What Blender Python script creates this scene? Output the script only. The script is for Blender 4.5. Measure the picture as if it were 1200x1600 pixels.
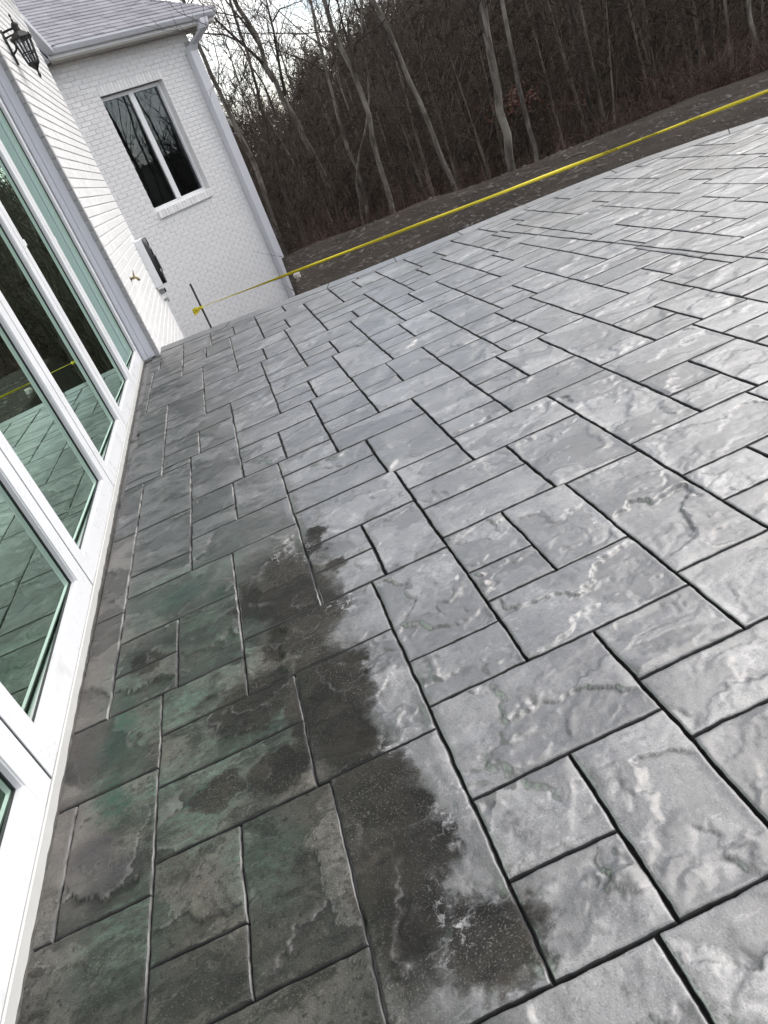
import bpy, bmesh, math, random
import numpy as np
from mathutils import Vector, Matrix

random.seed(7)
RNG = np.random.default_rng(7)
S = 1.15                                   # metres per unit of the survey (camera height)
for o in list(bpy.data.objects):
    bpy.data.objects.remove(o, do_unlink=True)
SC = bpy.context.scene
COL = SC.collection
R = math.radians

# ------------------------------------------------------------------ camera
FPX, PITCH, ROLL, AZ = 1157.24, R(27.154), R(-22.852), R(-4.37)
_hy = Vector((math.sin(AZ), math.cos(AZ), 0)); _hx = Vector((math.cos(AZ), -math.sin(AZ), 0)); _hz = Vector((0, 0, 1))
_f = Vector((0, math.cos(PITCH), -math.sin(PITCH))); _r0 = Vector((1, 0, 0)); _u0 = Vector((0, math.sin(PITCH), math.cos(PITCH)))
_r = _r0 * math.cos(ROLL) + _u0 * math.sin(ROLL); _u = -_r0 * math.sin(ROLL) + _u0 * math.cos(ROLL)
def _house(v): return Vector((v.dot(_hx), v.dot(_hy), v.dot(_hz)))
CR, CU, CF = _house(_r), _house(_u), _house(_f)
cam = bpy.data.cameras.new('camera'); camo = bpy.data.objects.new('camera', cam); COL.objects.link(camo)
m = Matrix(((CR.x, CU.x, -CF.x), (CR.y, CU.y, -CF.y), (CR.z, CU.z, -CF.z))).to_4x4()
m.translation = Vector((0, 0, S)); camo.matrix_world = m
cam.sensor_fit = 'VERTICAL'; cam.sensor_height = 24.0; cam.sensor_width = 18.0
cam.lens = FPX / 1600 * 24.0; cam.clip_start = 0.02; cam.clip_end = 3000
SC.camera = camo
def ray(px, py): return CR * ((px - 600) / FPX) - CU * ((py - 800) / FPX) + CF
def proj(p):
    d = Vector(p) - Vector((0, 0, S)); w = d.dot(CF)
    if w < 0.05: return None
    return 600 + FPX * d.dot(CR) / w, 800 - FPX * d.dot(CU) / w, w
def at_range(px, py, D):                    # point on the sight line at a horizontal range of D metres
    d = ray(px, py); return d * (D / math.hypot(d.x, d.y)) + Vector((0, 0, S))

# ------------------------------------------------------------------ sky, sun, exposure
SUN_EL, SUN_AZ = R(44), R(70)               # azimuth from +Y (away along the house) towards +X (the yard)
W = bpy.data.worlds.new('World'); SC.world = W; W.use_nodes = True
nt = W.node_tree; nt.nodes.clear()
wo = nt.nodes.new('ShaderNodeOutputWorld'); bg = nt.nodes.new('ShaderNodeBackground')
sky = nt.nodes.new('ShaderNodeTexSky'); sky.sky_type = 'NISHITA'; sky.sun_disc = False
sky.sun_elevation = SUN_EL; sky.sun_rotation = SUN_AZ; sky.air_density = 1.0; sky.dust_density = 2.0
tc = nt.nodes.new('ShaderNodeTexCoord'); mp = nt.nodes.new('ShaderNodeMapping'); mp.inputs['Scale'].default_value = (1, 1, 2.6)
nz = nt.nodes.new('ShaderNodeTexNoise'); nz.inputs['Scale'].default_value = 3.2; nz.inputs['Detail'].default_value = 5; nz.inputs['Roughness'].default_value = .58
rp = nt.nodes.new('ShaderNodeValToRGB'); rp.color_ramp.elements[0].position = .40; rp.color_ramp.elements[0].color = (.08, .08, .08, 1)
rp.color_ramp.elements[1].position = .60; rp.color_ramp.elements[1].color = (1, 1, 1, 1)
nz2 = nt.nodes.new('ShaderNodeTexNoise'); nz2.inputs['Scale'].default_value = 5.5; nz2.inputs['Detail'].default_value = 5
rp2 = nt.nodes.new('ShaderNodeValToRGB'); rp2.color_ramp.elements[0].position = .3; rp2.color_ramp.elements[0].color = (7.0, 6.95, 6.9, 1)
rp2.color_ramp.elements[1].position = .7; rp2.color_ramp.elements[1].color = (12.0, 11.7, 11.2, 1)
mx = nt.nodes.new('ShaderNodeMixRGB')
L = nt.links.new
L(tc.outputs['Generated'], mp.inputs['Vector']); L(mp.outputs[0], nz.inputs['Vector']); L(mp.outputs[0], nz2.inputs['Vector'])
L(nz.outputs['Fac'], rp.inputs[0]); L(nz2.outputs['Fac'], rp2.inputs[0])
L(rp.outputs[0], mx.inputs[0]); L(sky.outputs[0], mx.inputs[1]); L(rp2.outputs[0], mx.inputs[2])
L(mx.outputs[0], bg.inputs[0]); bg.inputs[1].default_value = .15; L(bg.outputs[0], wo.inputs[0])
sl = bpy.data.lights.new('sun', 'SUN'); so = bpy.data.objects.new('sun', sl); COL.objects.link(so)
sl.energy = 1.3; sl.angle = R(62); sl.color = (1, .97, .93)
sd = Vector((math.sin(SUN_AZ) * math.cos(SUN_EL), math.cos(SUN_AZ) * math.cos(SUN_EL), math.sin(SUN_EL)))
so.rotation_euler = sd.to_track_quat('Z', 'Y').to_euler()
SC.view_settings.view_transform = 'Standard'; SC.view_settings.look = 'None'
SC.view_settings.exposure = 0.70; SC.view_settings.gamma = 1.0; SC.view_settings.use_curve_mapping = False

SC.cycles.max_bounces = 5; SC.cycles.diffuse_bounces = 2; SC.cycles.glossy_bounces = 3; SC.cycles.use_denoising = True; SC.cycles.denoising_prefilter = 'ACCURATE'; SC.cycles.use_adaptive_sampling = True; SC.cycles.adaptive_threshold = .02; SC.cycles.caustics_reflective = False; SC.cycles.transparent_max_bounces = 12

# ------------------------------------------------------------------ helpers
def link(name, me, mat=None, parent=None):
    o = bpy.data.objects.new(name, me); COL.objects.link(o)
    if mat is not None and me is not None and not me.materials: me.materials.append(mat)
    if parent is not None: o.parent = parent
    return o
def tag(o, label=None, cat=None, group=None, kind=None):
    if label: o['label'] = label
    if cat: o['category'] = cat
    if group: o['group'] = group
    if kind: o['kind'] = kind
    return o
def np_mesh(name, V, F4=None, F3=None, smooth=True):
    me = bpy.data.meshes.new(name); V = np.asarray(V, np.float32)
    parts = []; tot = []
    if F4 is not None and len(F4): parts.append(np.asarray(F4, np.int32).ravel()); tot.append(np.full(len(F4), 4, np.int32))
    if F3 is not None and len(F3): parts.append(np.asarray(F3, np.int32).ravel()); tot.append(np.full(len(F3), 3, np.int32))
    idx = np.concatenate(parts); cnt = np.concatenate(tot)
    me.vertices.add(len(V)); me.vertices.foreach_set('co', V.ravel())
    me.loops.add(len(idx)); me.loops.foreach_set('vertex_index', idx)
    me.polygons.add(len(cnt)); st = np.zeros(len(cnt), np.int32); st[1:] = np.cumsum(cnt)[:-1]
    me.polygons.foreach_set('loop_start', st); me.polygons.foreach_set('loop_total', cnt)
    me.polygons.foreach_set('use_smooth', np.full(len(cnt), smooth))
    me.update(calc_edges=True)
    return me
class MB:
    """collects boxes, prisms and tubes in one mesh"""
    def __init__(s): s.V = []; s.F = []
    def add(s, vs, fs):
        k = len(s.V); s.V += [tuple(v) for v in vs]; s.F += [tuple(i + k for i in f) for f in fs]; return s
    def box(s, x0, x1, y0, y1, z0, z1, fr=None, bev=0):
        b = bev
        if b:
            vs = []
            for z, q in ((z0, b), (z0 + b, 0), (z1 - b, 0), (z1, b)):
                vs += [(x0 + q, y0 + q, z), (x1 - q, y0 + q, z), (x1 - q, y1 - q, z), (x0 + q, y1 - q, z)]
            fs = [(3, 2, 1, 0), (12, 13, 14, 15)]
            for l in range(3):
                for i in range(4):
                    j = (i + 1) % 4; fs.append((l * 4 + i, l * 4 + j, l * 4 + 4 + j, l * 4 + 4 + i))
        else:
            vs = [(x0, y0, z0), (x1, y0, z0), (x1, y1, z0), (x0, y1, z0), (x0, y0, z1), (x1, y0, z1), (x1, y1, z1), (x0, y1, z1)]
            fs = [(3, 2, 1, 0), (4, 5, 6, 7), (0, 1, 5, 4), (1, 2, 6, 5), (2, 3, 7, 6), (3, 0, 4, 7)]
        if fr: vs = [fr(*v) for v in vs]
        return s.add(vs, fs)
    def tube(s, pts, rad, n=6, cap=True):
        pts = [Vector(p) for p in pts]; k = len(s.V)
        if not hasattr(rad, '__len__'): rad = [rad] * len(pts)
        up = None
        for i, p in enumerate(pts):
            d = (pts[min(i + 1, len(pts) - 1)] - pts[max(i - 1, 0)])
            if d.length < 1e-9: d = Vector((0, 0, 1))
            d.normalize()
            if up is None: up = d.orthogonal().normalized()
            else:
                up = up - d * up.dot(d)
                up = up.normalized() if up.length > 1e-6 else d.orthogonal().normalized()
            sd_ = d.cross(up)
            for j in range(n):
                a = 2 * math.pi * j / n
                s.V.append(tuple(p + (up * math.cos(a) + sd_ * math.sin(a)) * rad[i]))
        for i in range(len(pts) - 1):
            for j in range(n):
                q = (j + 1) % n
                s.F.append((k + i * n + j, k + i * n + q, k + (i + 1) * n + q, k + (i + 1) * n + j))
        if cap:
            s.F.append(tuple(k + j for j in reversed(range(n)))); e = k + (len(pts) - 1) * n; s.F.append(tuple(e + j for j in range(n)))
        return s
    def lathe(s, prof, c, n=12, flat=0):
        k = len(s.V)
        for (rr, z) in prof:
            for j in range(n):
                a = 2 * math.pi * (j + flat) / n; s.V.append((c[0] + rr * math.cos(a), c[1] + rr * math.sin(a), c[2] + z))
        for i in range(len(prof) - 1):
            for j in range(n):
                q = (j + 1) % n; s.F.append((k + i * n + j, k + i * n + q, k + (i + 1) * n + q, k + (i + 1) * n + j))
        s.F.append(tuple(k + j for j in reversed(range(n)))); e = k + (len(prof) - 1) * n; s.F.append(tuple(e + j for j in range(n)))
        return s
    def build(s, name, mat, parent=None, smooth=False):
        me = bpy.data.meshes.new(name); me.from_pydata(s.V, [], s.F); me.update()
        if smooth: me.polygons.foreach_set('use_smooth', [True] * len(me.polygons))
        return link(name, me, mat, parent)

# gradient noise in numpy
_perm = np.random.default_rng(3).permutation(512).astype(np.int64); _ga = np.random.default_rng(4).uniform(0, 2 * np.pi, 512)
_gx, _gy = np.cos(_ga), np.sin(_ga)
def pnoise(x, y):
    xi = np.floor(x).astype(np.int64); yi = np.floor(y).astype(np.int64); xf = x - xi; yf = y - yi
    u = xf * xf * xf * (xf * (xf * 6 - 15) + 10); v = yf * yf * yf * (yf * (yf * 6 - 15) + 10)
    def g(ix, iy, dx, dy):
        h = _perm[(_perm[ix & 511] + iy) & 511]; return _gx[h] * dx + _gy[h] * dy
    a = g(xi, yi, xf, yf); b = g(xi + 1, yi, xf - 1, yf); c = g(xi, yi + 1, xf, yf - 1); d = g(xi + 1, yi + 1, xf - 1, yf - 1)
    return (a + (b - a) * u) + ((c + (d - c) * u) - (a + (b - a) * u)) * v
def fbm(x, y, o=4, g=.5):
    s = 0; a = 1
    for i in range(o): s = s + a * pnoise(x + 17.3 * i, y - 9.1 * i); x = x * 2.03; y = y * 2.03; a *= g
    return s
def sstep(a, b, x):
    t = np.clip((x - a) / (b - a), 0, 1); return t * t * (3 - 2 * t)

# ------------------------------------------------------------------ materials
class NB:
    def __init__(s, name):
        s.m = bpy.data.materials.new(name); s.m.use_nodes = True; s.t = s.m.node_tree; s.t.nodes.clear()
        s.out = s.n('ShaderNodeOutputMaterial'); s.b = s.n('ShaderNodeBsdfPrincipled'); s.l(s.b.outputs[0], s.out.inputs[0])
    def n(s, t): return s.t.nodes.new(t)
    def l(s, a, b): s.t.links.new(a, b)
    def put(s, sock, v):
        if hasattr(v, 'is_output'): s.l(v, sock)
        else: sock.default_value = v
    def math(s, op, a, b=0.0, c=None, clamp=False):
        q = s.n('ShaderNodeMath'); q.operation = op; q.use_clamp = clamp; s.put(q.inputs[0], a); s.put(q.inputs[1], b)
        if c is not None: s.put(q.inputs[2], c)
        return q.outputs[0]
    def mix(s, f, a, b, mode='MIX'):
        q = s.n('ShaderNodeMixRGB'); q.blend_type = mode; s.put(q.inputs[0], f)
        for i, v in ((1, a), (2, b)): s.put(q.inputs[i], v if hasattr(v, 'is_output') else (*v, 1) if len(v) == 3 else v)
        return q.outputs[0]
    def noise(s, vec, sc, det=4, ro=.55, dist=0):
        q = s.n('ShaderNodeTexNoise'); q.inputs['Scale'].default_value = sc; q.inputs['Detail'].default_value = det
        q.inputs['Roughness'].default_value = ro; q.inputs['Distortion'].default_value = dist
        if vec is not None: s.l(vec, q.inputs['Vector'])
        return q.outputs['Fac'], q.outputs['Color']
    def ramp(s, f, a, b, lo=0.0, hi=1.0):
        q = s.n('ShaderNodeMapRange'); q.interpolation_type = 'SMOOTHSTEP'; s.put(q.inputs[0], f)
        for i, v in ((1, a), (2, b), (3, lo), (4, hi)): q.inputs[i].default_value = v
        return q.outputs[0]
    def pos(s): return s.n('ShaderNodeNewGeometry').outputs['Position']
    def rnd(s): return s.n('ShaderNodeObjectInfo').outputs['Random']
    def scale(s, v, k):
        q = s.n('ShaderNodeMapping'); q.inputs['Scale'].default_value = k; s.l(v, q.inputs['Vector']); return q.outputs[0]
    def bump(s, h, st, d=.01):
        q = s.n('ShaderNodeBump'); q.inputs['Strength'].default_value = st; q.inputs['Distance'].default_value = d; s.l(h, q.inputs['Height']); return q.outputs[0]
    def fin(s, col=None, rough=None, norm=None, spec=None, metal=None):
        if col is not None: s.put(s.b.inputs['Base Color'], col if hasattr(col, 'is_output') else (*col, 1))
        if rough is not None: s.put(s.b.inputs['Roughness'], rough)
        if norm is not None: s.l(norm, s.b.inputs['Normal'])
        if spec is not None: s.put(s.b.inputs['Specular IOR Level'], spec)
        if metal is not None: s.put(s.b.inputs['Metallic'], metal)
        return s.m
def mat_plain(name, col, rough=.5, var=.12, sc=30, bump=.08, metal=0, spec=.5, bsc=None):
    b = NB(name); p = b.pos(); f, _ = b.noise(p, sc, 5)
    c = b.mix(f, [v * (1 - var) for v in col], [min(1, v * (1 + var)) for v in col])
    n = None
    if bump: g, _ = b.noise(p, bsc or sc * 4, 4); n = b.bump(g, bump, .004)
    return b.fin(c, rough, n, spec, metal)

def patio_finish(b, c, f2, f3, f4, near, dark=None):
    dull = near if dark is None else b.math('MAXIMUM', near, dark)
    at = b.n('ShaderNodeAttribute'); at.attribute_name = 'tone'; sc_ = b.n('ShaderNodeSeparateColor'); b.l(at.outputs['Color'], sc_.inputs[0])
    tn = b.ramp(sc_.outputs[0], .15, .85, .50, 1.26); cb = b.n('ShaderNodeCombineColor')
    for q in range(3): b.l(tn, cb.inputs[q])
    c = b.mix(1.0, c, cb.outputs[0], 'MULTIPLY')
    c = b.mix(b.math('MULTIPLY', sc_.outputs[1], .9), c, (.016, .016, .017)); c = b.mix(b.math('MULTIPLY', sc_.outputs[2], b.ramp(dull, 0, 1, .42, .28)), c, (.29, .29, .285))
    rr = b.ramp(f2, .3, .7, .46, .66)
    if dark is not None: rr = b.math('ADD', rr, b.math('MULTIPLY', dark, .2))
    h = b.math('ADD', b.math('MULTIPLY', f3, .8), b.math('MULTIPLY', f4, .55))
    b.b.inputs['Coat IOR'].default_value = 1.80; b.b.inputs['Coat Roughness'].default_value = .29
    b.put(b.b.inputs['Coat Weight'], b.ramp(dull, 0, 1, .95, .05))
    return b.fin(c, rr, b.bump(h, .75, .0036), b.ramp(dull, 0, 1, .5, .22))
def mat_patio(stains):
    b = NB('stamped_concrete_stained' if stains else 'stamped_concrete'); p = b.pos()
    dn, dc = b.noise(p, 5.5, 5, .6); sub = b.n('ShaderNodeVectorMath'); sub.operation = 'SUBTRACT'; b.l(dc, sub.inputs[0]); sub.inputs[1].default_value = (.5, .5, .5)
    scl = b.n('ShaderNodeVectorMath'); scl.operation = 'SCALE'; b.l(sub.outputs[0], scl.inputs[0]); scl.inputs['Scale'].default_value = .16
    addv = b.n('ShaderNodeVectorMath'); addv.operation = 'ADD'; b.l(p, addv.inputs[0]); b.l(scl.outputs[0], addv.inputs[1])
    dn2, dc2 = b.noise(p, 28, 5, .65); sub2 = b.n('ShaderNodeVectorMath'); sub2.operation = 'SUBTRACT'; b.l(dc2, sub2.inputs[0]); sub2.inputs[1].default_value = (.5, .5, .5)
    scl2 = b.n('ShaderNodeVectorMath'); scl2.operation = 'SCALE'; b.l(sub2.outputs[0], scl2.inputs[0]); scl2.inputs['Scale'].default_value = .09
    add2 = b.n('ShaderNodeVectorMath'); add2.operation = 'ADD'; b.l(addv.outputs[0], add2.inputs[0]); b.l(scl2.outputs[0], add2.inputs[1])
    wp = add2.outputs[0]
    sx = b.n('ShaderNodeSeparateXYZ'); b.l(wp, sx.inputs[0]); X, Y = sx.outputs[0], sx.outputs[1]
    def blob(cx, cy, rx, ry, soft=.45):
        a = b.math('DIVIDE', b.math('SUBTRACT', X, cx * S), rx * S); c = b.math('DIVIDE', b.math('SUBTRACT', Y, cy * S), ry * S)
        d = b.math('SQRT', b.math('ADD', b.math('MULTIPLY', a, a), b.math('MULTIPLY', c, c)))
        return b.ramp(d, 1.0, 1.0 - soft, 0, 1)
    def union(lst, soft):
        u = None
        for q in lst:
            f = blob(*q, soft=soft); u = f if u is None else b.math('MAXIMUM', u, f)
        return u
    f1, _ = b.noise(p, 2.3, 3, .6); f2, _ = b.noise(p, 11, 5, .7); f3, _ = b.noise(p, 70, 3, .65); f4, _ = b.noise(p, 260, 2, .6)
    base = b.mix(b.ramp(f1, .36, .66), (.122, .123, .127), (.190, .191, .194))
    base = b.mix(b.ramp(f2, .52, .66, 0, .8), base, (.285, .286, .288))
    base = b.mix(b.ramp(f2, .47, .34, 0, .85), base, (.062, .063, .066))
    fs, _ = b.noise(b.scale(p, (1.0, 2.2, 1)), 24, 5, .7, .8)
    base = b.mix(b.ramp(fs, .58, .68, 0, .6), base, (.33, .33, .33)); base = b.mix(b.ramp(fs, .42, .32, 0, .7), base, (.050, .050, .052))
    base = b.mix(b.ramp(f3, .45, .30, .0, .7), base, (.055, .055, .058)); base = b.mix(b.ramp(f4, .60, .72, .0, .5), base, (.36, .36, .36)); base = b.mix(b.ramp(f4, .40, .28, .0, .6), base, (.04, .04, .042))
    base = b.mix(1.0, base, b.mix(b.rnd(), (.64, .635, .63), (.98, .97, .955)), 'MULTIPLY')
    # the older, unsealed strip along the doors: olive brown grey, with green pigment, dark bare patches, pale residue
    s1 = b.ramp(b.math('SUBTRACT', X, b.math('MULTIPLY', b.math('MINIMUM', b.math('SUBTRACT', Y, 1.9 * S), 0.0), .07)), .02 * S, -.14 * S, 0, 1)
    s2 = b.ramp(Y, 2.5 * S, 1.7 * S, 0, 1); near = b.math('MULTIPLY', s1, s2)
    s3 = b.ramp(X, .22 * S, -.62 * S, 0, 1); s3 = b.math('MULTIPLY', s3, b.ramp(Y, 6.2 * S, 4.6 * S, .55, 1))
    olive = b.mix(b.ramp(f2, .32, .68), (.0320, .0320, .0296), (.0840, .0824, .0752))
    olive = b.mix(b.ramp(f1, .42, .62, 0, .6), olive, (.0680, .0616, .0512))
    far_l0 = b.mix(b.ramp(f2, .3, .7), (.0480, .0480, .0504), (.1000, .1000, .1032))
    fm, _ = b.noise(b.scale(p, (1.0, 1.6, 1)), 6.5, 5, .72, .6)
    far_l = b.mix(b.ramp(fm, .50, .34, 0, .85), far_l0, (.020, .020, .021)); far_l = b.mix(b.ramp(fm, .56, .70, 0, .6), far_l, (.175, .175, .172))
    olive = b.mix(b.ramp(fm, .53, .37, 0, .92), olive, (.014, .014, .012)); olive = b.mix(b.ramp(fs, .58, .70, 0, .55), olive, (.135, .132, .120)); olive = b.mix(b.ramp(f3, .47, .32, 0, .85), olive, (.012, .012, .010)); olive = b.mix(b.ramp(f4, .58, .70, 0, .5), olive, (.16, .155, .14))
    c = b.mix(b.math('MULTIPLY', s3, b.ramp(fm, .3, .65, 1.0, .7)), base, far_l)
    c = b.mix(b.math('MULTIPLY', near, .96), c, b.mix(1.0, olive, (1.25, 1.25, 1.22), 'MULTIPLY'))
    if not stains: return patio_finish(b, c, f2, f3, f4, b.math('MULTIPLY', s3, .8))
    dust = b.math('MULTIPLY', b.ramp(X, -.64 * S, -.72 * S, 0, .75), b.ramp(Y, .9 * S, 1.2 * S, 0, 1))
    c = b.mix(dust, c, b.mix(f2, (.085, .079, .075), (.140, .130, .123)))
    green = union([(-.50, 2.05, .27, .26), (-.42, 1.78, .20, .20), (-.66, 1.66, .10, .26), (-.65, 1.40, .11, .24), (-.36, 1.27, .26, .19), (-.47, 1.12, .17, .15), (-.35, .95, .10, .17), (-.205, 1.33, .05, .18), (-.60, .93, .13, .18), (-.16, 1.0, .04, .16), (-.36, 1.62, .14, .2), (-.55, 1.22, .12, .15), (-.5, 1.5, .2, .2)], .97)
    c = b.mix(b.math('MULTIPLY', b.math('MULTIPLY', green, b.ramp(fm, .36, .55, .25, 1.0)), b.math('MULTIPLY', b.ramp(fs, .34, .56, .3, 1.0), b.ramp(f3, .3, .55, .55, 1.0))), c, b.mix(b.ramp(fs, .35, .65), (.016, .036, .027), (.088, .130, .105)))
    deep = union([(-.66, 1.50, .06, .15), (-.645, 1.28, .045, .10), (-.45, 1.17, .05, .06), (-.50, 2.0, .10, .08), (-.38, 1.9, .08, .06)], .9)
    c = b.mix(b.math('MULTIPLY', b.math('MULTIPLY', deep, b.ramp(fs, .35, .55, .4, 1)), .85), c, (.018, .048, .035))
    purple = union([(-.69, 1.15, .07, .07), (-.64, 1.08, .07, .06), (-.60, 1.68, .035, .06)], .7)
    c = b.mix(b.math('MULTIPLY', purple, .55), c, (.040, .037, .043))
    dark = union([(-.15, 1.64, .14, .24), (-.16, 1.25, .12, .28), (-.13, 1.0, .11, .22), (-.14, .78, .10, .22), (-.33, 1.36, .14, .12), (-.30, 1.13, .10, .08), (-.03, .62, .1, .08), (-.60, 1.72, .07, .08), (-.42, 1.16, .06, .07),  (-.27, 1.80, .09, .17), (-.08, 1.95, .07, .07), (-.19, 1.86, .085, .20), (-.06, 2.0, .06, .05), (-.19, 1.52, .115, .10), (-.12, 1.30, .065, .19), (-.29, 1.33, .09, .06), (-.10, .93, .055, .10), (-.07, .82, .05, .09), (-.15, .72, .035, .10), (-.065, .66, .055, .075), (-.05, 1.78, .045, .05), (-.12, 1.12, .05, .06)], .62)
    dcol = b.mix(b.ramp(f2, .3, .7), (.005, .0048, .0044), (.018, .0165, .014))
    grit = b.ramp(f4, .56, .66, 0, .6)
    dcol = b.mix(b.math('MULTIPLY', grit, b.ramp(f1, .3, .6, .4, 1)), dcol, (.15, .14, .125))
    dk_ = b.ramp(b.math('ADD', dark, b.math('ADD', b.math('MULTIPLY', b.math('SUBTRACT', fs, .5), 1.2), b.math('MULTIPLY', b.math('SUBTRACT', fm, .5), .9))), .12, .52, 0, .95)
    dcol = b.mix(b.ramp(fm, .45, .65, 0, .7), dcol, (.034, .030, .024))
    c = b.mix(dk_, c, dcol)
    small = union([(.06, .80, .035, .06), (.07, .90, .02, .05), (.13, .63, .05, .03), (.02, .70, .03, .05), (-.52, 1.0, .05, .05), (-.43, .80, .05, .06)], .9)
    c = b.mix(b.math('MULTIPLY', small, b.ramp(f3, .42, .56, .1, .9)), c, (.030, .028, .026))
    # pale flaking residue along the edge of the bare patches
    res = union([(-.11, 1.92, .06, .12), (-.06, 1.60, .06, .10), (-.055, 1.32, .05, .12), (-.05, 1.08, .045, .10), (-.03, .86, .05, .12), (-.09, .70, .05, .10), (-.17, 2.0, .05, .08)], .8)
    fl, _ = b.noise(p, 44, 6, .72, 1.2)
    c = b.mix(b.math('MULTIPLY', res, b.ramp(fl, .52, .60, 0, .75)), c, (.34, .34, .35))
    return patio_finish(b, c, f2, f3, f4, b.math('MAXIMUM', b.math('MULTIPLY', s3, .8), near), dark)
def mat_joint():
    b = NB('joint_bed'); p = b.pos(); f, _ = b.noise(p, 40, 4); g, _ = b.noise(p, 3.5, 4); sx = b.n('ShaderNodeSeparateXYZ'); b.l(p, sx.inputs[0])
    pale = b.math('MULTIPLY', b.ramp(sx.outputs[0], .02 * S, -.12 * S, 0, 1), b.ramp(g, .36, .50, 0, .9))
    return b.fin(b.mix(pale, b.mix(f, (.008, .008, .009), (.024, .024, .026)), b.mix(f, (.08, .08, .08), (.26, .26, .26))), .7, b.bump(f, .3, .004), .25)
def mat_brick(name, c0, c1):
    b = NB(name); p = b.pos(); r = b.rnd(); f, _ = b.noise(p, 18, 5, .6); g, _ = b.noise(p, 90, 5, .65)
    c = b.mix(r, c0, c1); c = b.mix(b.ramp(f, .35, .7, 0, .35), c, [v * .82 for v in c0]); c = b.mix(b.ramp(g, .66, .74, 0, .35), c, [v * .6 for v in c0])
    return b.fin(c, .62, b.bump(b.math('ADD', f, g), .5, .006))
def mat_glass(name, tint, trans, kf=2.4, k0=.28):
    b = NB(name); b.t.nodes.remove(b.b)
    gl = b.n('ShaderNodeBsdfGlossy'); gl.inputs['Roughness'].default_value = .012; gl.inputs['Color'].default_value = (*tint, 1)
    tr = b.n('ShaderNodeBsdfTransparent'); tr.inputs['Color'].default_value = (*trans, 1)
    fr = b.n('ShaderNodeFresnel'); fr.inputs['IOR'].default_value = 1.62
    k = b.math('ADD', b.math('MULTIPLY', fr.outputs[0], kf), k0, clamp=True)
    mxs = b.n('ShaderNodeMixShader'); b.l(k, mxs.inputs[0]); b.l(tr.outputs[0], mxs.inputs[1]); b.l(gl.outputs[0], mxs.inputs[2]); b.l(mxs.outputs[0], b.out.inputs[0])
    return b.m
def mat_bark(name, c0, c1):
    b = NB(name); p = b.pos(); q = b.scale(p, (1, 1, .25)); f, _ = b.noise(q, 9, 6, .65); g, _ = b.noise(p, 2.2, 4)
    c = b.mix(b.ramp(f, .35, .68), c0, c1); c = b.mix(b.ramp(g, .5, .68, 0, .55), c, [v * 1.45 for v in c1])
    return b.fin(c, .9, b.bump(f, .5, .03), .2)
M = {}
M['patio'] = mat_patio(False); M['patio_s'] = mat_patio(True); M['joint'] = mat_joint()
M['edge'] = mat_plain('joint_release_powder', (.048, .048, .048), .6, .45, 14, .3, spec=.3)
def mat_edge_long():
    b = NB('joint_edge_with_residue'); p = b.pos(); f, _ = b.noise(p, 14, 4); g, _ = b.noise(p, 2.6, 4, .6); sx = b.n('ShaderNodeSeparateXYZ'); b.l(p, sx.inputs[0])
    pale = b.math('MULTIPLY', b.ramp(sx.outputs[0], .06 * S, -.10 * S, 0, 1), b.math('MULTIPLY', b.ramp(g, .38, .52, .12, 1), b.ramp(f, .35, .6, .35, .95)))
    return b.fin(b.mix(pale, b.mix(f, (.018, .018, .02), (.042, .042, .045)), b.mix(f, (.15, .15, .145), (.38, .38, .37))), .6, b.bump(f, .3, .003), .3)
M['edge_l'] = mat_edge_long()
M['border'] = mat_plain('border_concrete', (.165, .165, .178), .42, .22, 9, .25, bsc=60)
M['brick'] = mat_brick('painted_brick', (.76, .755, .75), (.86, .855, .845))
M['brick2'] = mat_brick('painted_brick_wing', (.76, .755, .76), (.88, .875, .87))
M['mortar'] = mat_plain('painted_mortar', (.76, .755, .75), .8, .08, 25, .2)
M['reveal'] = mat_plain('bare_reveal', (.36, .36, .365), .75, .15, 14, .2)
def mat_vinyl():
    b = NB('white_vinyl'); p = b.pos(); f, _ = b.noise(p, 7, 5, .65); g, _ = b.noise(b.scale(p, (1, 3, .5)), 26, 4, .7, 1.0); sx = b.n('ShaderNodeSeparateXYZ'); b.l(p, sx.inputs[0])
    low = b.ramp(sx.outputs[2], .45, .02, .15, 1.0)
    d = b.math('MULTIPLY', low, b.math('MAXIMUM', b.ramp(f, .55, .75, 0, .30), b.ramp(g, .64, .72, 0, .45)))
    return b.fin(b.mix(d, (.785, .795, .81), (.42, .41, .39)), b.ramp(f, .3, .7, .26, .42), None, .5)
M['vinyl'] = mat_vinyl()
M['alu'] = mat_plain('lilac_cladding', (.64, .65, .71), .38, .04, 5, .0)
M['sill'] = mat_plain('sill_plastic', (.56, .56, .54), .5, .08, 20, .1)
M['gasket'] = mat_plain('black_gasket', (.012, .013, .014), .5, .1, 20, 0)
M['glass'] = mat_glass('tinted_door_glass', (.70, .93, .78), (.36, .46, .42), 2.6, .46)
M['glassw'] = mat_glass('window_glass', (.80, .90, .95), (.22, .26, .26), 1.0, .03)
M['lglass'] = mat_glass('lantern_glass', (.9, .95, 1), (.85, .87, .88), 1.0, .02)
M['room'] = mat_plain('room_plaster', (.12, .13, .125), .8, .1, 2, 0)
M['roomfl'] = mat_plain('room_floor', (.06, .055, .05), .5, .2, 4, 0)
M['iron'] = mat_plain('black_iron', (.008, .008, .008), .55, .2, 60, .1)
M['brass'] = mat_plain('brass', (.30, .24, .12), .45, .2, 60, .1, metal=.9)
M['zinc'] = mat_plain('grey_metal', (.32, .33, .33), .45, .15, 40, .05, metal=.3)
M['black'] = mat_plain('black_plastic', (.015, .015, .016), .3, .2, 50, 0)
M['gutter'] = mat_plain('gutter_aluminium', (.58, .59, .63), .35, .04, 6, 0)
M['soffit'] = mat_plain('soffit_board', (.42, .40, .36), .7, .15, 4, .05)
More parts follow.
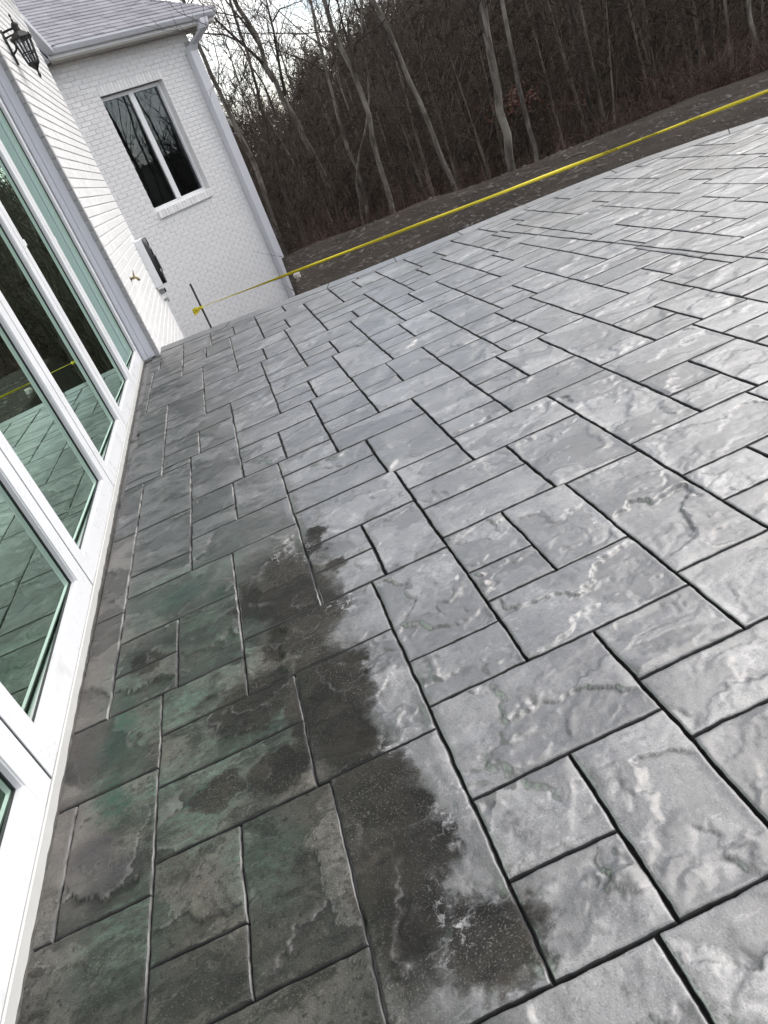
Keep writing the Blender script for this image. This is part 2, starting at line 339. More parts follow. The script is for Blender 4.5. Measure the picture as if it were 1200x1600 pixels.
M['tape'] = mat_plain('yellow_tape', (.72, .60, .03), .42, .06, 6, .05)
M['ink'] = mat_plain('black_ink', (.02, .02, .015), .6, .1, 6, 0)
M['rebar'] = mat_plain('rusty_rebar', (.035, .026, .022), .7, .4, 60, .3)
M['sticker'] = mat_plain('pale_sticker', (.72, .73, .71), .55, .04, 20, 0)
M['bark1'] = mat_bark('pale_bark', (.060, .052, .045), (.175, .160, .142))
M['bark2'] = mat_bark('dark_bark', (.028, .023, .020), (.075, .065, .056))
M['twig'] = mat_bark('twig_bark', (.026, .021, .018), (.060, .050, .043))
M['farwood'] = mat_bark('far_wood', (.022, .0165, .0125), (.060, .046, .036))
M['midbark'] = mat_bark('mid_bark', (.032, .026, .021), (.092, .077, .064))
M['brush'] = mat_bark('red_brush', (.022, .014, .011), (.058, .034, .026))
M['rust'] = mat_plain('rust_leaves', (.085, .034, .020), .8, .4, 3, 0)
def mat_shingle():
    b = NB('asphalt_shingle'); p = b.pos(); f, _ = b.noise(p, 120, 3); r = b.rnd(); c = b.mix(r, (.20, .195, .22), (.285, .28, .305)); c = b.mix(b.ramp(f, .3, .7, 0, .5), c, (.15, .145, .17)); return b.fin(c, .85, b.bump(f, .4, .004))
M['shingle'] = mat_shingle()
def mat_ground():
    b = NB('bare_earth'); p = b.pos(); f, _ = b.noise(p, 1.3, 6, .62); g, _ = b.noise(p, 14, 6, .7); w, _ = b.noise(b.scale(p, (.35, 1.2, 1)), 3.0, 5, .6)
    c = b.mix(b.ramp(f, .35, .65), (.028, .022, .0175), (.060, .048, .039)); c = b.mix(b.ramp(w, .5, .7, 0, .5), c, (.042, .036, .031)); c = b.mix(b.ramp(g, .55, .4, 0, .7), c, (.035, .027, .021))
    # leaf litter further off
    sx = b.n('ShaderNodeSeparateXYZ'); b.l(p, sx.inputs[0]); far = b.ramp(sx.outputs[1], 11.5, 14.0, 0, 1)
    lit = b.mix(b.ramp(g, .35, .7), (.020, .013, .010), (.062, .038, .027))
    return b.fin(b.mix(far, c, lit), .95, b.bump(b.math('ADD', b.math('MULTIPLY', g, 1.4), f), 1.0, .09), .15)
M['ground'] = mat_ground()
M['chip'] = mat_plain('broken_concrete', (.42, .40, .37), .85, .2, 20, .2)

# ------------------------------------------------------------------ terrain
def ground_z(x, y):
    x = np.asarray(x, float); y = np.asarray(y, float); xs, ys = x / S, y / S
    r = np.hypot(xs, ys); az = np.degrees(np.arctan2(xs, ys))
    edge = 8.75 + .25 * np.sin(az * .21) + .012 * np.clip(az - 5, 0, 60)
    rise = .035 * np.clip((r - 6.5), 0, 2.2)
    z = -.17 + rise - 1.7 * sstep(edge, edge + 3.2, r) * (1) - .8 * sstep(edge + 2, edge + 12, r)
    left = sstep(.010, -.035, xs - .0805 * ys) * sstep(6.0, 6.1, ys)                 # the yard is dug away beside the wing
    z = np.where(ys > 5.9, z * (1 - left) + np.minimum(z, -2.1) * left, z)
    far = np.clip((np.hypot(x, y) - 26) / 85, 0, 4)
    el = np.interp(az, [-60, -10, 0, 8, 13, 18, 24, 32, 45, 75, 120, 180], [-1.5, -1.8, -1.6, -.4, .8, 2.0, 2.8, 3.2, 3.4, 2.5, 1, 0])
    z = z + np.minimum(far, 1.6) * (111 * np.tan(np.radians(el)) + 3.0) * (np.clip(far, 0, 1) ** .35)
    z = z + .03 * fbm(x * .9, y * .9, 4) * sstep(6.0, 7.0, r)
    return z * np.where(np.hypot(x, y) > 30, 1, S)
rad = np.concatenate([np.linspace(.0, 5.5, 8), np.linspace(5.8, 16, 62), np.geomspace(16.5, 420, 60)]) * S
th = np.concatenate([np.linspace(-180, -22, 40)[:-1], np.linspace(-22, 62, 190)[:-1], np.linspace(62, 180, 40)])
TH, RD = np.meshgrid(np.radians(th), rad); GX = RD * np.sin(TH); GY = RD * np.cos(TH); GZ = ground_z(GX, GY)
inn = (RD < 5.6 * S); GZ = np.where(inn, -.30, GZ)
nr, nc = GX.shape; I = np.arange(nr * nc).reshape(nr, nc)
Fq = np.stack([I[:-1, :-1], I[1:, :-1], I[1:, 1:], I[:-1, 1:]], -1).reshape(-1, 4)[:, ::-1]
g = link('ground', np_mesh('ground', np.stack([GX, GY, GZ], -1).reshape(-1, 3), Fq), M['ground']); tag(g, 'bare brown earth falling away beyond the patio', kind='structure')

# ------------------------------------------------------------------ patio
PA = R(.87); ca, sa = math.cos(PA), math.sin(PA)
def s2g(sx, sy): return (sx * ca + sy * sa) * S, (-sx * sa + sy * ca) * S      # pattern frame (survey units) -> metres
EDGE = [(-.80, 6.24), (-.62, 6.165), (-.2, 6.06), (.2, 5.95), (.6, 5.83), (1.0, 5.725), (1.5, 5.64), (2.0, 5.58), (2.4, 5.53), (2.8, 5.45), (3.2, 5.32), (3.55, 5.13), (3.88, 4.90), (4.2, 4.60), (4.5, 4.2), (4.75, 3.7), (4.95, 3.1), (5.05, 2.4), (5.1, 1.5), (5.1, -2.5)]
def offset_line(pts, d):
    out = []
    for i, p in enumerate(pts):
        a = pts[max(i - 1, 0)]; c = pts[min(i + 1, len(pts) - 1)]; tx, ty = c[0] - a[0], c[1] - a[1]; l = math.hypot(tx, ty)
        out.append((p[0] + ty / l * d, p[1] - tx / l * d))      # right of travel direction is inside
    return out
INNER = offset_line(EDGE, -.0 + .21) if True else EDGE
# slab (joint bed) following the edge
bm = MB(); top = -.016; ring = EDGE + [(-.80, -2.5)]
n = len(ring); vs = [(x * S, y * S, top) for x, y in ring] + [(x * S, y * S, -.22) for x, y in ring]
fs = [tuple(reversed(range(n)))] + [((i + 1) % n, i, n + i, n + (i + 1) % n) for i in range(n)]
bm.add(vs, fs); patio = bm.build('patio', M['joint']); tag(patio, 'grey stamped concrete patio laid in a stone pattern', kind='structure')

# stones read off the photograph (plan units: 450 to one survey unit)
HAND = [(30,741,144,855),(30,855,62,997),(62,855,145,999),(30,999,147,1140),(145,740,243,810),(145,810,294,884),(145,884,294,968),(294,811,405,967),(147,970,223,1061),(147,1061,223,1119),(223,969,305,1119),(147,1119,305,1200),(305,967,405,1192),(305,1192,471,1300),(471,1192,630,1300),
(243,709,405,811),(405,712,501,872),(405,872,502,938),(405,938,566,1050),(405,1050,486,1123),(405,1123,486,1192),(486,1050,566,1192),(566,943,664,1014),(566,1014,726,1084),(566,1084,726,1192),
(502,688,580,778),(502,778,580,838),(580,690,663,838),(502,838,663,942),(663,694,761,918),(664,918,826,1014),(503,460,603,530),(503,530,651,604),(503,604,651,688),(651,538,762,692),(603,433,762,537),(762,443,861,670),(762,671,921,780),(762,780,841,850),(762,850,841,918),(841,780,921,918),
(861,415,1021,525),(861,525,940,600),(861,600,940,671),(940,527,1020,673),(1021,418,1121,490),(1021,490,1181,560),(1021,560,1181,673),(921,673,1021,900),
(603,210,702,370),(603,370,702,433),(702,338,861,441),(702,278,777,338),(702,184,777,278),(777,188,861,337),(861,187,958,413),(958,278,1040,350),(958,350,1040,416),(1040,280,1121,418),(958,172,1121,279),(1121,180,1221,241),(1121,241,1270,318),(1121,318,1270,398),(1121,398,1221,625),
(30,258,82,515),(30,515,82,741),(82,258,181,420),(82,420,181,484),(82,484,243,597),(82,597,163,670),(82,670,163,740),(163,597,243,740),(243,485,342,709),
(181,226,258,322),(181,322,258,382),(258,228,343,384),(181,383,343,483),(343,230,443,298),(343,298,493,370),(343,370,493,452),(443,204,603,300),(493,300,603,459),(343,452,503,569),(343,569,424,640),(343,640,424,710),(424,571,502,711),
(279,77,361,158),(279,158,361,228),(361,79,443,230),(181,0,279,226),(279,-26,443,77),(443,42,541,140),(443,140,541,204),(541,50,618,102),(541,102,702,208),(618,-52,702,102),(702,57,800,184),(702,-48,800,57),(800,48,880,116),(800,116,880,187),(880,30,958,187),(30,28,82,258),(82,28,181,258)]
obs = [((82, 484), 0, 0), ((343, 452), 1, 2), ((406, 938), 2, 2), ((861, 415), 3, 6), ((958, 170), 3, 7), ((502, 688), 2, 3), ((702, 183), 2, 5), ((181, 226), 0, 1), ((443, 204), 1, 3), ((603, 433), 2, 4), ((243, 709), 1, 1), ((762, 671), 3, 5), ((279, -26), 0, 2)]
Am = []; bv = []
for (ox, oy), a_, b_ in obs: Am.append([1, a_, b_]); bv.append([ox, oy])
sol, *_ = np.linalg.lstsq(np.array(Am, float), np.array(bv, float), rcond=None); O_, U_, V_ = sol
Wd = np.array([161., 255.]); Td = np.array([100., 230.])
rnd = random.Random(11)
auto = []
for a_ in range(-24, 30):
    for b_ in range(-30, 50):
        o_ = O_ + a_ * U_ + b_ * V_
        if not (-200 < o_[0] < 2900 and -1600 < o_[1] < 2700): continue
        x, y = o_; v = rnd.random()
        if v < .34: cell = [(0, 0, 161, 112), (0, 112, 81, 184), (0, 184, 81, 255), (81, 112, 161, 255)]
        elif v < .62: cell = [(0, 0, 78, 92), (0, 92, 78, 153), (78, 0, 161, 153), (0, 153, 161, 255)]
        elif v < .82: cell = [(0, 0, 161, 70), (0, 70, 161, 150), (0, 150, 90, 255), (90, 150, 161, 255)]
        else: cell = [(0, 0, 161, 140), (0, 140, 161, 255)]
        cell = cell + ([(161, 0, 261, 230)] if rnd.random() < .45 else [(161, 0, 261, 160), (161, 160, 261, 230)] if rnd.random() < .6 else [(161, 0, 261, 70), (161, 70, 261, 230)])
        auto += [(x + q[0], y + q[1], x + q[2], y + q[3]) for q in cell]
hb = np.array(HAND, float)
xs_e = np.unique(np.concatenate([hb[:, 0], hb[:, 2]])); 
def overlap(r):
    ix = np.minimum(hb[:, 2], r[2]) - np.maximum(hb[:, 0], r[0]); iy = np.minimum(hb[:, 3], r[3]) - np.maximum(hb[:, 1], r[1])
    return ix, iy
rects = list(HAND)
for r_ in auto:
    r_ = list(r_); ok = True
    for _ in range(6):
        ix, iy = overlap(r_); k = np.where((ix > .5) & (iy > .5))[0]
        if len(k) == 0: break
        ar = (r_[2] - r_[0]) * (r_[3] - r_[1]); cov = (ix[k] * iy[k]).sum() / ar
        if cov > .55: ok = False; break
        j = k[np.argmax(np.minimum(ix[k], iy[k]))]; h_ = hb[j]
        if ix[j] < iy[j]:
            if (r_[0] + r_[2]) > (h_[0] + h_[2]): r_[0] = h_[2]
            else: r_[2] = h_[0]
        else:
            if (r_[1] + r_[3]) > (h_[1] + h_[3]): r_[1] = h_[3]
            else: r_[3] = h_[1]
        if r_[2] - r_[0] < 18 or r_[3] - r_[1] < 18: ok = False; break
    if ok: rects.append(tuple(r_))
def snap_edges(rs, tol):
    """stones that share a joint get one common edge"""
    a = np.array(rs, float)
    for lo, hi, olo, ohi in ((1, 3, 0, 2), (0, 2, 1, 3)):
        n_ = len(a); par = list(range(2 * n_))
        def find(i):
            while par[i] != i: par[i] = par[par[i]]; i = par[i]
            return i
        ov = np.minimum(a[:, None, ohi], a[None, :, ohi]) - np.maximum(a[:, None, olo], a[None, :, olo])
        near_ = (np.abs(a[:, None, hi] - a[None, :, lo]) < tol) & (ov > 12)
        for i, j in zip(*np.where(near_)): par[find(2 * i + 1)] = find(2 * j)
        grp = {}
        for i in range(n_):
            grp.setdefault(find(2 * i), []).append((i, lo)); grp.setdefault(find(2 * i + 1), []).append((i, hi))
        for mem in grp.values():
            v = np.array([a[i, c] for i, c in mem]); mloc = v.mean()
            for i, c in mem: a[i, c] = mloc if abs(a[i, c] - mloc) < tol * 1.6 else a[i, c]
    return [tuple(r) for r in a if r[2] - r[0] > 14 and r[3] - r[1] > 14]
rects = snap_edges(rects, 13)
GR = 4; gx0, gy0 = 28, -1500; cov = np.zeros((1000, 720), bool)
for r_ in rects:
    i0, i1 = int(round((r_[0] - gx0) / GR)), int(round((r_[2] - gx0) / GR)); j0, j1 = int(round((r_[1] - gy0) / GR)), int(round((r_[3] - gy0) / GR))
    cov[max(j0, 0):max(j1, 0), max(i0, 0):max(i1, 0)] = True
for j in range(0, 1000 - 1):
    for i in range(0, 720 - 1):
        if cov[j, i]: continue
        w_ = 0
        while i + w_ < 720 and not cov[j, i + w_] and w_ < 40: w_ += 1
        h_ = 1
        while j + h_ < 1000 and h_ < 56 and not cov[j + h_, i:i + w_].any(): h_ += 1
        cov[j:j + h_, i:i + w_] = True
        if w_ >= 3 and h_ >= 3: rects.append((gx0 + i * GR, gy0 + j * GR, gx0 + (i + w_) * GR, gy0 + (j + h_) * GR))
# clip to the patio inside the border; pattern units -> survey pattern frame
inner_s = []
for (x, y) in INNER: inner_s.append((x * ca - y * sa, x * sa + y * ca))
BX = [p[0] for p in inner_s]; BY = [p[1] for p in inner_s]
def bound(x): return float(np.interp(x, BX, BY))
def clip_top(x0, x1, y0, y1, xl=None):
    """rectangle cut by the curved edge y = bound(x)"""
    xs = sorted(set([x0, x1] + [b for b in BX if x0 < b < x1])); ext = []
    for a, c in zip(xs[:-1], xs[1:]):
        for lim in (y0, y1):
            fa, fc = bound(a) - lim, bound(c) - lim
            if fa * fc < 0: ext.append(a + (c - a) * fa / (fa - fc))
    xs = sorted(set(xs + ext)); ch = [(x, min(y1, bound(x))) for x in xs if bound(x) >= y0 - 1e-9]
    if len(ch) < 2: return []
    pl = [(ch[0][0], y0), (ch[-1][0], y0)] + ch[::-1]; out = []
    for p in pl:
        if not out or math.hypot(p[0] - out[-1][0], p[1] - out[-1][1]) > 1e-5: out.append(p)
    if math.hypot(out[0][0] - out[-1][0], out[0][1] - out[-1][1]) < 1e-5: out.pop()
    return out
def parea(p): return .5 * sum(p[i][0] * p[(i + 1) % len(p)][1] - p[(i + 1) % len(p)][0] * p[i][1] for i in range(len(p)))
def hull_side(x): return x
# saw-cut control joint crossing the far part of the patio (pattern frame)
def cut_x(sy): return 1.855 + (sy - 3.0) * -.040
def plates(x, y, sd_, eps, tilt):
    """split-slate plates: Voronoi cells, each a slightly tilted plane at its own height"""
    xi = np.floor(x).astype(np.int64); yi = np.floor(y).astype(np.int64); k0 = int(sd_ * 31) & 511
    f1 = np.full(x.shape, 9.); f2 = f1.copy(); z1 = np.zeros(x.shape); z2 = np.zeros(x.shape); id1 = np.zeros(x.shape)
    for dx in (-1, 0, 1):
        for dy in (-1, 0, 1):
            h = _perm[(_perm[(xi + dx + k0) & 511] + yi + dy) & 511]; px = xi + dx + .5 + .48 * _gx[h]; py = yi + dy + .5 + .48 * _gy[h]
            h2 = _perm[(h + 77) & 511]; d = np.hypot(x - px, y - py); z = .55 * _gx[h2] + tilt * (_gy[h2] * (x - px) + _gx[(h2 + 9) & 511] * (y - py))
            c1 = d < f1; c2 = (~c1) & (d < f2)
            f2 = np.where(c1, f1, np.where(c2, d, f2)); z2 = np.where(c1, z1, np.where(c2, z, z2)); f1 = np.where(c1, d, f1); z1 = np.where(c1, z, z1); id1 = np.where(c1, _gy[(h2 + 31) & 511], id1)
    w = .5 * (1 - sstep(0, 1, (f2 - f1) / eps)); return z1 * (1 - w) + z2 * w, f2 - f1, z1 - z2, id1
def relief(x, y, sd_, sp):
    ox, oy = (sd_ * 7.13) % 211, (sd_ * 3.71) % 197
    wx = x + .060 * fbm(x * 6 + ox, y * 6 + oy, 4, .62); wy = y + .060 * fbm(x * 6 - oy, y * 6 + ox, 4, .62)
    pz, e1, d1, t1 = plates(wx * 3.4 + ox, wy * 5.4 + oy, sd_, max(.040, sp * 13), 1.8); z = .0036 * pz
    m1 = sstep(-.10, .06, fbm(x * 3.0 - ox, y * 3.0 + oy, 3)); p2, e2, d2, t2 = plates(wx * 8.5 - oy, wy * 12.5 + ox, sd_ + 3, max(.10, sp * 30), 1.6); z = z + .0019 * m1 * p2
    m2 = sstep(.0, .14, fbm(x * 4.0 + oy, y * 4.0 - ox, 3)); z = z + .0009 * m2 * plates(wx * 22 - ox, wy * 34 + oy, sd_ + 5, max(.22, sp * 70), 1.4)[0]
    z = z + .0010 * fbm(x * 3.3 + ox, y * 3.3 - oy, 2) + .0004 * fbm(wx * 30 + ox, wy * 46 - oy, 3)
    # pigment: every flake took the colour a little differently; ledge shade and powder painted dark on low sides, lip highlights and wear painted pale
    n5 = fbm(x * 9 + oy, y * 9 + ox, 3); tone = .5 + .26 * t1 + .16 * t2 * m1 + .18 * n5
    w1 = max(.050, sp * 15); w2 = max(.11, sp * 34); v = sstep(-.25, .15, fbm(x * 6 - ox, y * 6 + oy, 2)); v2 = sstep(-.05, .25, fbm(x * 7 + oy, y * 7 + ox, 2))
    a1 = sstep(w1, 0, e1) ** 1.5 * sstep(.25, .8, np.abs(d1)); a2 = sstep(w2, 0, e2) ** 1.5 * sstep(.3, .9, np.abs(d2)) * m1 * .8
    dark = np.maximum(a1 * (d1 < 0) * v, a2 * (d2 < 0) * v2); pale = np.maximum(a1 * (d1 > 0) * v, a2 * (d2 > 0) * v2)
    return z, tone, dark, pale
JH = .0021
def stone_grid(x0, y0, x1, y1, sp, sd_, warp=None, dist_=9):
    """x,y in metres, pattern frame. returns V (world) and quads"""
    def line(a, c):
        e = np.array([0, .0018, .0038, .007]) if sp < .0055 else np.array([0, .0022, .0044, .009]); w = c - a
        e = e[e < w * .3]; nmid = max(2, int((w - 2 * e[-1]) / sp)); mid = np.linspace(a + e[-1], c - e[-1], nmid + 1)[1:-1]
        if sp > .016: e = (np.array([0, .0062, .0115]) if dist_ > 4.5 else np.array([0, .004, .009])) if w > .05 else np.array([0, .003]); mid = np.linspace(a + e[-1], c - e[-1], max(2, int(w / sp)) + 1)[1:-1]
        return np.concatenate([a + e, mid, c - e[::-1]])
    lx = line(x0 + JH, x1 - JH); ly = line(y0 + JH, y1 - JH)
    XX, YY = np.meshgrid(lx, ly); nring = 2 if .0042 < sp <= .016 else 1; d = np.minimum(np.minimum(XX - lx[0], lx[-1] - XX), np.minimum(YY - ly[0], ly[-1] - YY))
    # round the corners a little
    cr_ = np.random.default_rng(int(sd_ * 13) + 5); rr = .0055
    z, tn_, dk_, pl_ = relief(XX, YY, sd_, sp); z = z - z.mean(); z = np.clip(z, -.010, .009)
    z = z * sstep(-.004, .026, d) + (cr_.uniform(-1, 1) * (XX - XX.mean()) + cr_.uniform(-1, 1) * (YY - YY.mean())) * .003
    t = np.clip(1 - d / rr, 0, 1); z = z - .0075 * (1 - np.sqrt(np.clip(1 - t * t, 0, 1)))
    wx = .0035 * fbm(XX * 6, YY * 6, 3) + .0024 * fbm(XX * 26 + sd_, YY * 26, 3); wy = .0035 * fbm(XX * 6 + 50, YY * 6, 3) + .0024 * fbm(XX * 26, YY * 26 + sd_, 3)
    XX = XX + wx; YY = YY + wy
    if warp: XX, YY = warp(XX, YY)
    ny, nx = XX.shape; Vg = np.stack([XX, YY, z], -1).reshape(-1, 3); I = np.arange(nx * ny).reshape(ny, nx)
    F = np.stack([I[:-1, :-1], I[:-1, 1:], I[1:, 1:], I[1:, :-1]], -1).reshape(-1, 4)
    rw = np.zeros((ny - 1, nx - 1), bool); rw[:nring] = True; rw[-nring:] = True; rw[:, :nring] = True; rw[:, -nring:] = True; mi = rw.astype(np.int32); mi[:, :nring] = 2; mi[:, -nring:] = 2; mi[:nring] = np.where(mi[:nring] == 2, 2, 1); mi = mi.ravel()
    loop = np.concatenate([I[0, :], I[1:, -1], I[-1, -2::-1], I[-2:0:-1, 0]])
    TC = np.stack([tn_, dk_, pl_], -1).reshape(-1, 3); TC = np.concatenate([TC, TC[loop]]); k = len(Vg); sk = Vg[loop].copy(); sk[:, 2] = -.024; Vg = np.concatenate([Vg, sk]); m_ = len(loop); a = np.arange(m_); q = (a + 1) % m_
    F = np.concatenate([F, np.stack([loop[a], k + a, k + q, loop[q]], -1)])
    Vw = np.empty_like(Vg); Vw[:, 0] = Vg[:, 0] * ca + Vg[:, 1] * sa; Vw[:, 1] = -Vg[:, 0] * sa + Vg[:, 1] * ca; Vw[:, 2] = Vg[:, 2]
    return Vw, F, np.concatenate([mi, np.ones(m_, np.int32)]), TC
def stone_poly(pl, sd_):
    """clipped stone: polygon (survey units, pattern frame) -> fan mesh with a rounded rim"""
    cx = sum(p[0] for p in pl) / len(pl); cy = sum(p[1] for p in pl) / len(pl); V = []; 
    for inset, z in ((.005, -.02), (.005, -.006), (.016, .0)):
        for p in pl:
            dx, dy = p[0] - cx, p[1] - cy; l = math.hypot(dx, dy) or 1; f = max(0, 1 - inset / S * 1.3 / l)
            V.append((s2g(cx + dx * f, cy + dy * f)[0], s2g(cx + dx * f, cy + dy * f)[1], z))
    k = len(pl); V.append((*s2g(cx, cy), .001)); F4 = []; F3 = []
    for l in range(2):
        for i in range(k): j = (i + 1) % k; F4.append((l * k + i, l * k + j, (l + 1) * k + j, (l + 1) * k + i))
    for i in range(k): F3.append((2 * k + i, 2 * k + (i + 1) % k, 3 * k))
    return np.array(V), np.array(F4), np.array(F3), np.array([1] * len(F4) + [0] * len(F3), np.int32), np.tile([.5, 0, 0], (len(V), 1))
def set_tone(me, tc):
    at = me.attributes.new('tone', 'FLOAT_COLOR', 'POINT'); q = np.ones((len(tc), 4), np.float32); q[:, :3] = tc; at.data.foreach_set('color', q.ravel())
stones = []
for i, r_ in enumerate(rects):
    x0, x1 = -.9 + r_[0] / 450, -.9 + r_[2] / 450; y1, y0 = 3.2 - r_[1] / 450, 3.2 - r_[3] / 450
    x0 = max(x0, -.815)
    if x1 - x0 < .03 or x0 > 5.0 or y1 < -2.4 or y0 > 6.2: continue
    whole = [(x0, y0), (x1, y0), (x1, y1), (x0, y1)]; cl0 = clip_top(x0, x1, y0, y1); pieces = [cl0]
    if not cl0: continue
    uncut = abs(parea(cl0) - parea(whole)) < 1e-6
    if uncut: pieces = [whole]
    xa, xb = cut_x(y0), cut_x(y1)
    wps = [None]
    if uncut and y0 > 2.1 and x0 + .02 < min(xa, xb) and max(xa, xb) < x1 - .02:
        xm = (xa + xb) / 2; pieces = [[(x0, y0), (xm, y0), (xm, y1), (x0, y1)], [(xm, y0), (x1, y0), (x1, y1), (xm, y1)]]
        def wl(X, Y, x0=x0, xm=xm): return X + (X - x0 * S) / ((xm - x0) * S) * (cut_x(Y / S) - xm) * S, Y
        def wr(X, Y, x1=x1, xm=xm): return X + (x1 * S - X) / ((x1 - xm) * S) * (cut_x(Y / S) - xm) * S, Y
        wps = [wl, wr]
    elif not uncut and min(bound(x0), bound(x1)) > y0 + .04:
        yt = min(y1, max(bound(x0), bound(x1)))
        def wt(X, Y, y0=y0, yt=yt): return X, y0 * S + (Y - y0 * S) * (np.minimum(yt, np.interp(X / S, BX, BY)) - y0) / (yt - y0)
        wps = [wt]; pieces = [[(x0, y0), (x1, y0), (x1, yt), (x0, yt)]]
    for cl, wp_ in zip(pieces, wps):
        if len(cl) < 3 or abs(parea(cl)) < .0025: continue
        full = uncut or wp_ is not None
        gx, gy = s2g(sum(p[0] for p in cl) / len(cl), sum(p[1] for p in cl) / len(cl))
        q = proj((gx, gy, 0)); size = 0
        if q:
            pp = [proj((*s2g(*p), 0)) for p in cl]
            if all(pp):
                size = abs(parea([(a_[0], a_[1]) for a_ in pp]))
                if not any(-30 < a_[0] < 1230 and -30 < a_[1] < 1630 for a_ in pp): size *= .02
        stones.append((size, full, cl, math.hypot(gx, gy), i, wp_))
stones.sort(key=lambda t: -t[0])
allV, all4, all3, allm4, allm3, allT, off = [], [], [], [], [], [], 0
tri = 0
for k, (size, full, cl, dist, sd_, wp_) in enumerate(stones):
    if full:
        if k < 300 and size > 60: sp = min(max(.0022 * dist, .0037), .02)
        else: sp = .02 if dist < 4.5 else .04
        xs = [p[0] for p in cl]; ys = [p[1] for p in cl]
        V, F4, mi, TC = stone_grid(min(xs) * S, min(ys) * S, max(xs) * S, max(ys) * S, sp, sd_ + 1.0, wp_, dist); F3 = np.zeros((0, 3), int)
    else: V, F4, F3, mi, TC = stone_poly(cl, sd_)
    if k < 300:
        me = np_mesh('paving_stone', V, F4, F3); tri += 2 * len(F4) + len(F3)
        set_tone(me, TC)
        o = link('paving_stone', me, M['patio_s'] if (min(p[0] for p in cl) < .3 and min(p[1] for p in cl) < 2.6) else M['patio'], patio)
        me.materials.append(M['edge']); me.materials.append(M['edge_l']); me.polygons.foreach_set('material_index', mi)
    else:
        allV.append(V); all4.append(F4 + off); all3.append(F3 + off); off += len(V); allm4.append(mi[:len(F4)]); allm3.append(mi[len(F4):]); allT.append(TC)
if allV:
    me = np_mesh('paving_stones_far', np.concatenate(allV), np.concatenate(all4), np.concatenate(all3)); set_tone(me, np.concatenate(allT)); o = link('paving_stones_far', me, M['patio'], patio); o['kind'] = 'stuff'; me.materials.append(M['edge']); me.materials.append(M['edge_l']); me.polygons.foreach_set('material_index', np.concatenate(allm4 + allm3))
print('stones', len(stones), 'tris', tri)
# border course
acc = 0; segs = []; 
dense = []
for i in range(len(EDGE) - 1):
    a, c = EDGE[i], EDGE[i + 1]; ai, ci = INNER[i], INNER[i + 1]; nn = max(1, int(math.hypot(c[0] - a[0], c[1] - a[1]) / .12))
    for j in range(nn):
        t = j / nn; dense.append(((a[0] + (c[0] - a[0]) * t, a[1] + (c[1] - a[1]) * t), (ai[0] + (ci[0] - ai[0]) * t, ai[1] + (ci[1] - ai[1]) * t)))
i = 0
while i < len(dense) - 2:
    j = min(i + random.choice([4, 5, 5, 6]), len(dense) - 1); b_ = MB(); vs = []; zt = random.uniform(-.0015, .0015)
    run = dense[i:j + 1]
    for n_, (p, q) in enumerate(run):
        e = .0015 if n_ == 0 else -.0015 if n_ == len(run) - 1 else 0
        tx, ty = dense[min(i + n_ + 1, len(dense) - 1)][0][0] - p[0], dense[min(i + n_ + 1, len(dense) - 1)][0][1] - p[1]; l = math.hypot(tx, ty) or 1; ex, ey = tx / l * e * 2, ty / l * e * 2
        ix, iy = (q[0] - p[0]), (q[1] - p[1]); l = math.hypot(ix, iy); ix /= l; iy /= l
        for dd, z in ((0.0, -.2), (0.0, -.012), (.012, zt), (l - .018, zt), (l - .008, -.016)):
            vs.append(((p[0] + ix * dd + ex) * S, (p[1] + iy * dd + ey) * S, z))
    fs = []
    for n_ in range(len(run) - 1):
        for w_ in range(4): a = n_ * 5 + w_; fs.append((a, a + 1, a + 6, a + 5))
    fs.append((4, 3, 2, 1, 0)); e = (len(run) - 1) * 5; fs.append((e, e + 1, e + 2, e + 3, e + 4))
    b_.add(vs, [tuple(reversed(f)) for f in fs]); o = b_.build('border_stone', M['patio'], patio); set_tone(o.data, np.tile([.5, 0, 0], (len(vs), 1))); i = j

# ------------------------------------------------------------------ house with the glass doors
house = bpy.data.objects.new('brick_house', None); COL.objects.link(house); house.location = (0, 0, 0)
tag(house, 'white painted brick house with tall white framed glass doors beside the patio', 'house')
XW, XD, YJ, YE = -.655 * S, -.79 * S, 5.875 * S, 8.80 * S      # brick face, door face, jamb, far corner
HC = .069 * S
DTOP = 2.30 * S; WTOP = 3.34 * S; Y0 = -3.1 * S
_bm_cache = {}
def brick_mesh(L_, Hh, D_, mat, key):
    k = (round(L_, 3), key)
    if k not in _bm_cache:
        c = .0035; vs = [(0, 0, 0), (L_, 0, 0), (L_, 0, Hh), (0, 0, Hh), (0, D_ - c, 0), (L_, D_ - c, 0), (L_, D_ - c, Hh), (0, D_ - c, Hh), (c, D_, c), (L_ - c, D_, c), (L_ - c, D_, Hh - c), (c, D_, Hh - c)]
        fs = [(0, 1, 5, 4), (1, 2, 6, 5), (2, 3, 7, 6), (3, 0, 4, 7), (4, 5, 9, 8), (5, 6, 10, 9), (6, 7, 11, 10), (7, 4, 8, 11), (8, 9, 10, 11)]
        me = bpy.data.meshes.new('brick'); me.from_pydata(vs, [], fs); me.update(); me.materials.append(mat); _bm_cache[k] = me
    return _bm_cache[k]
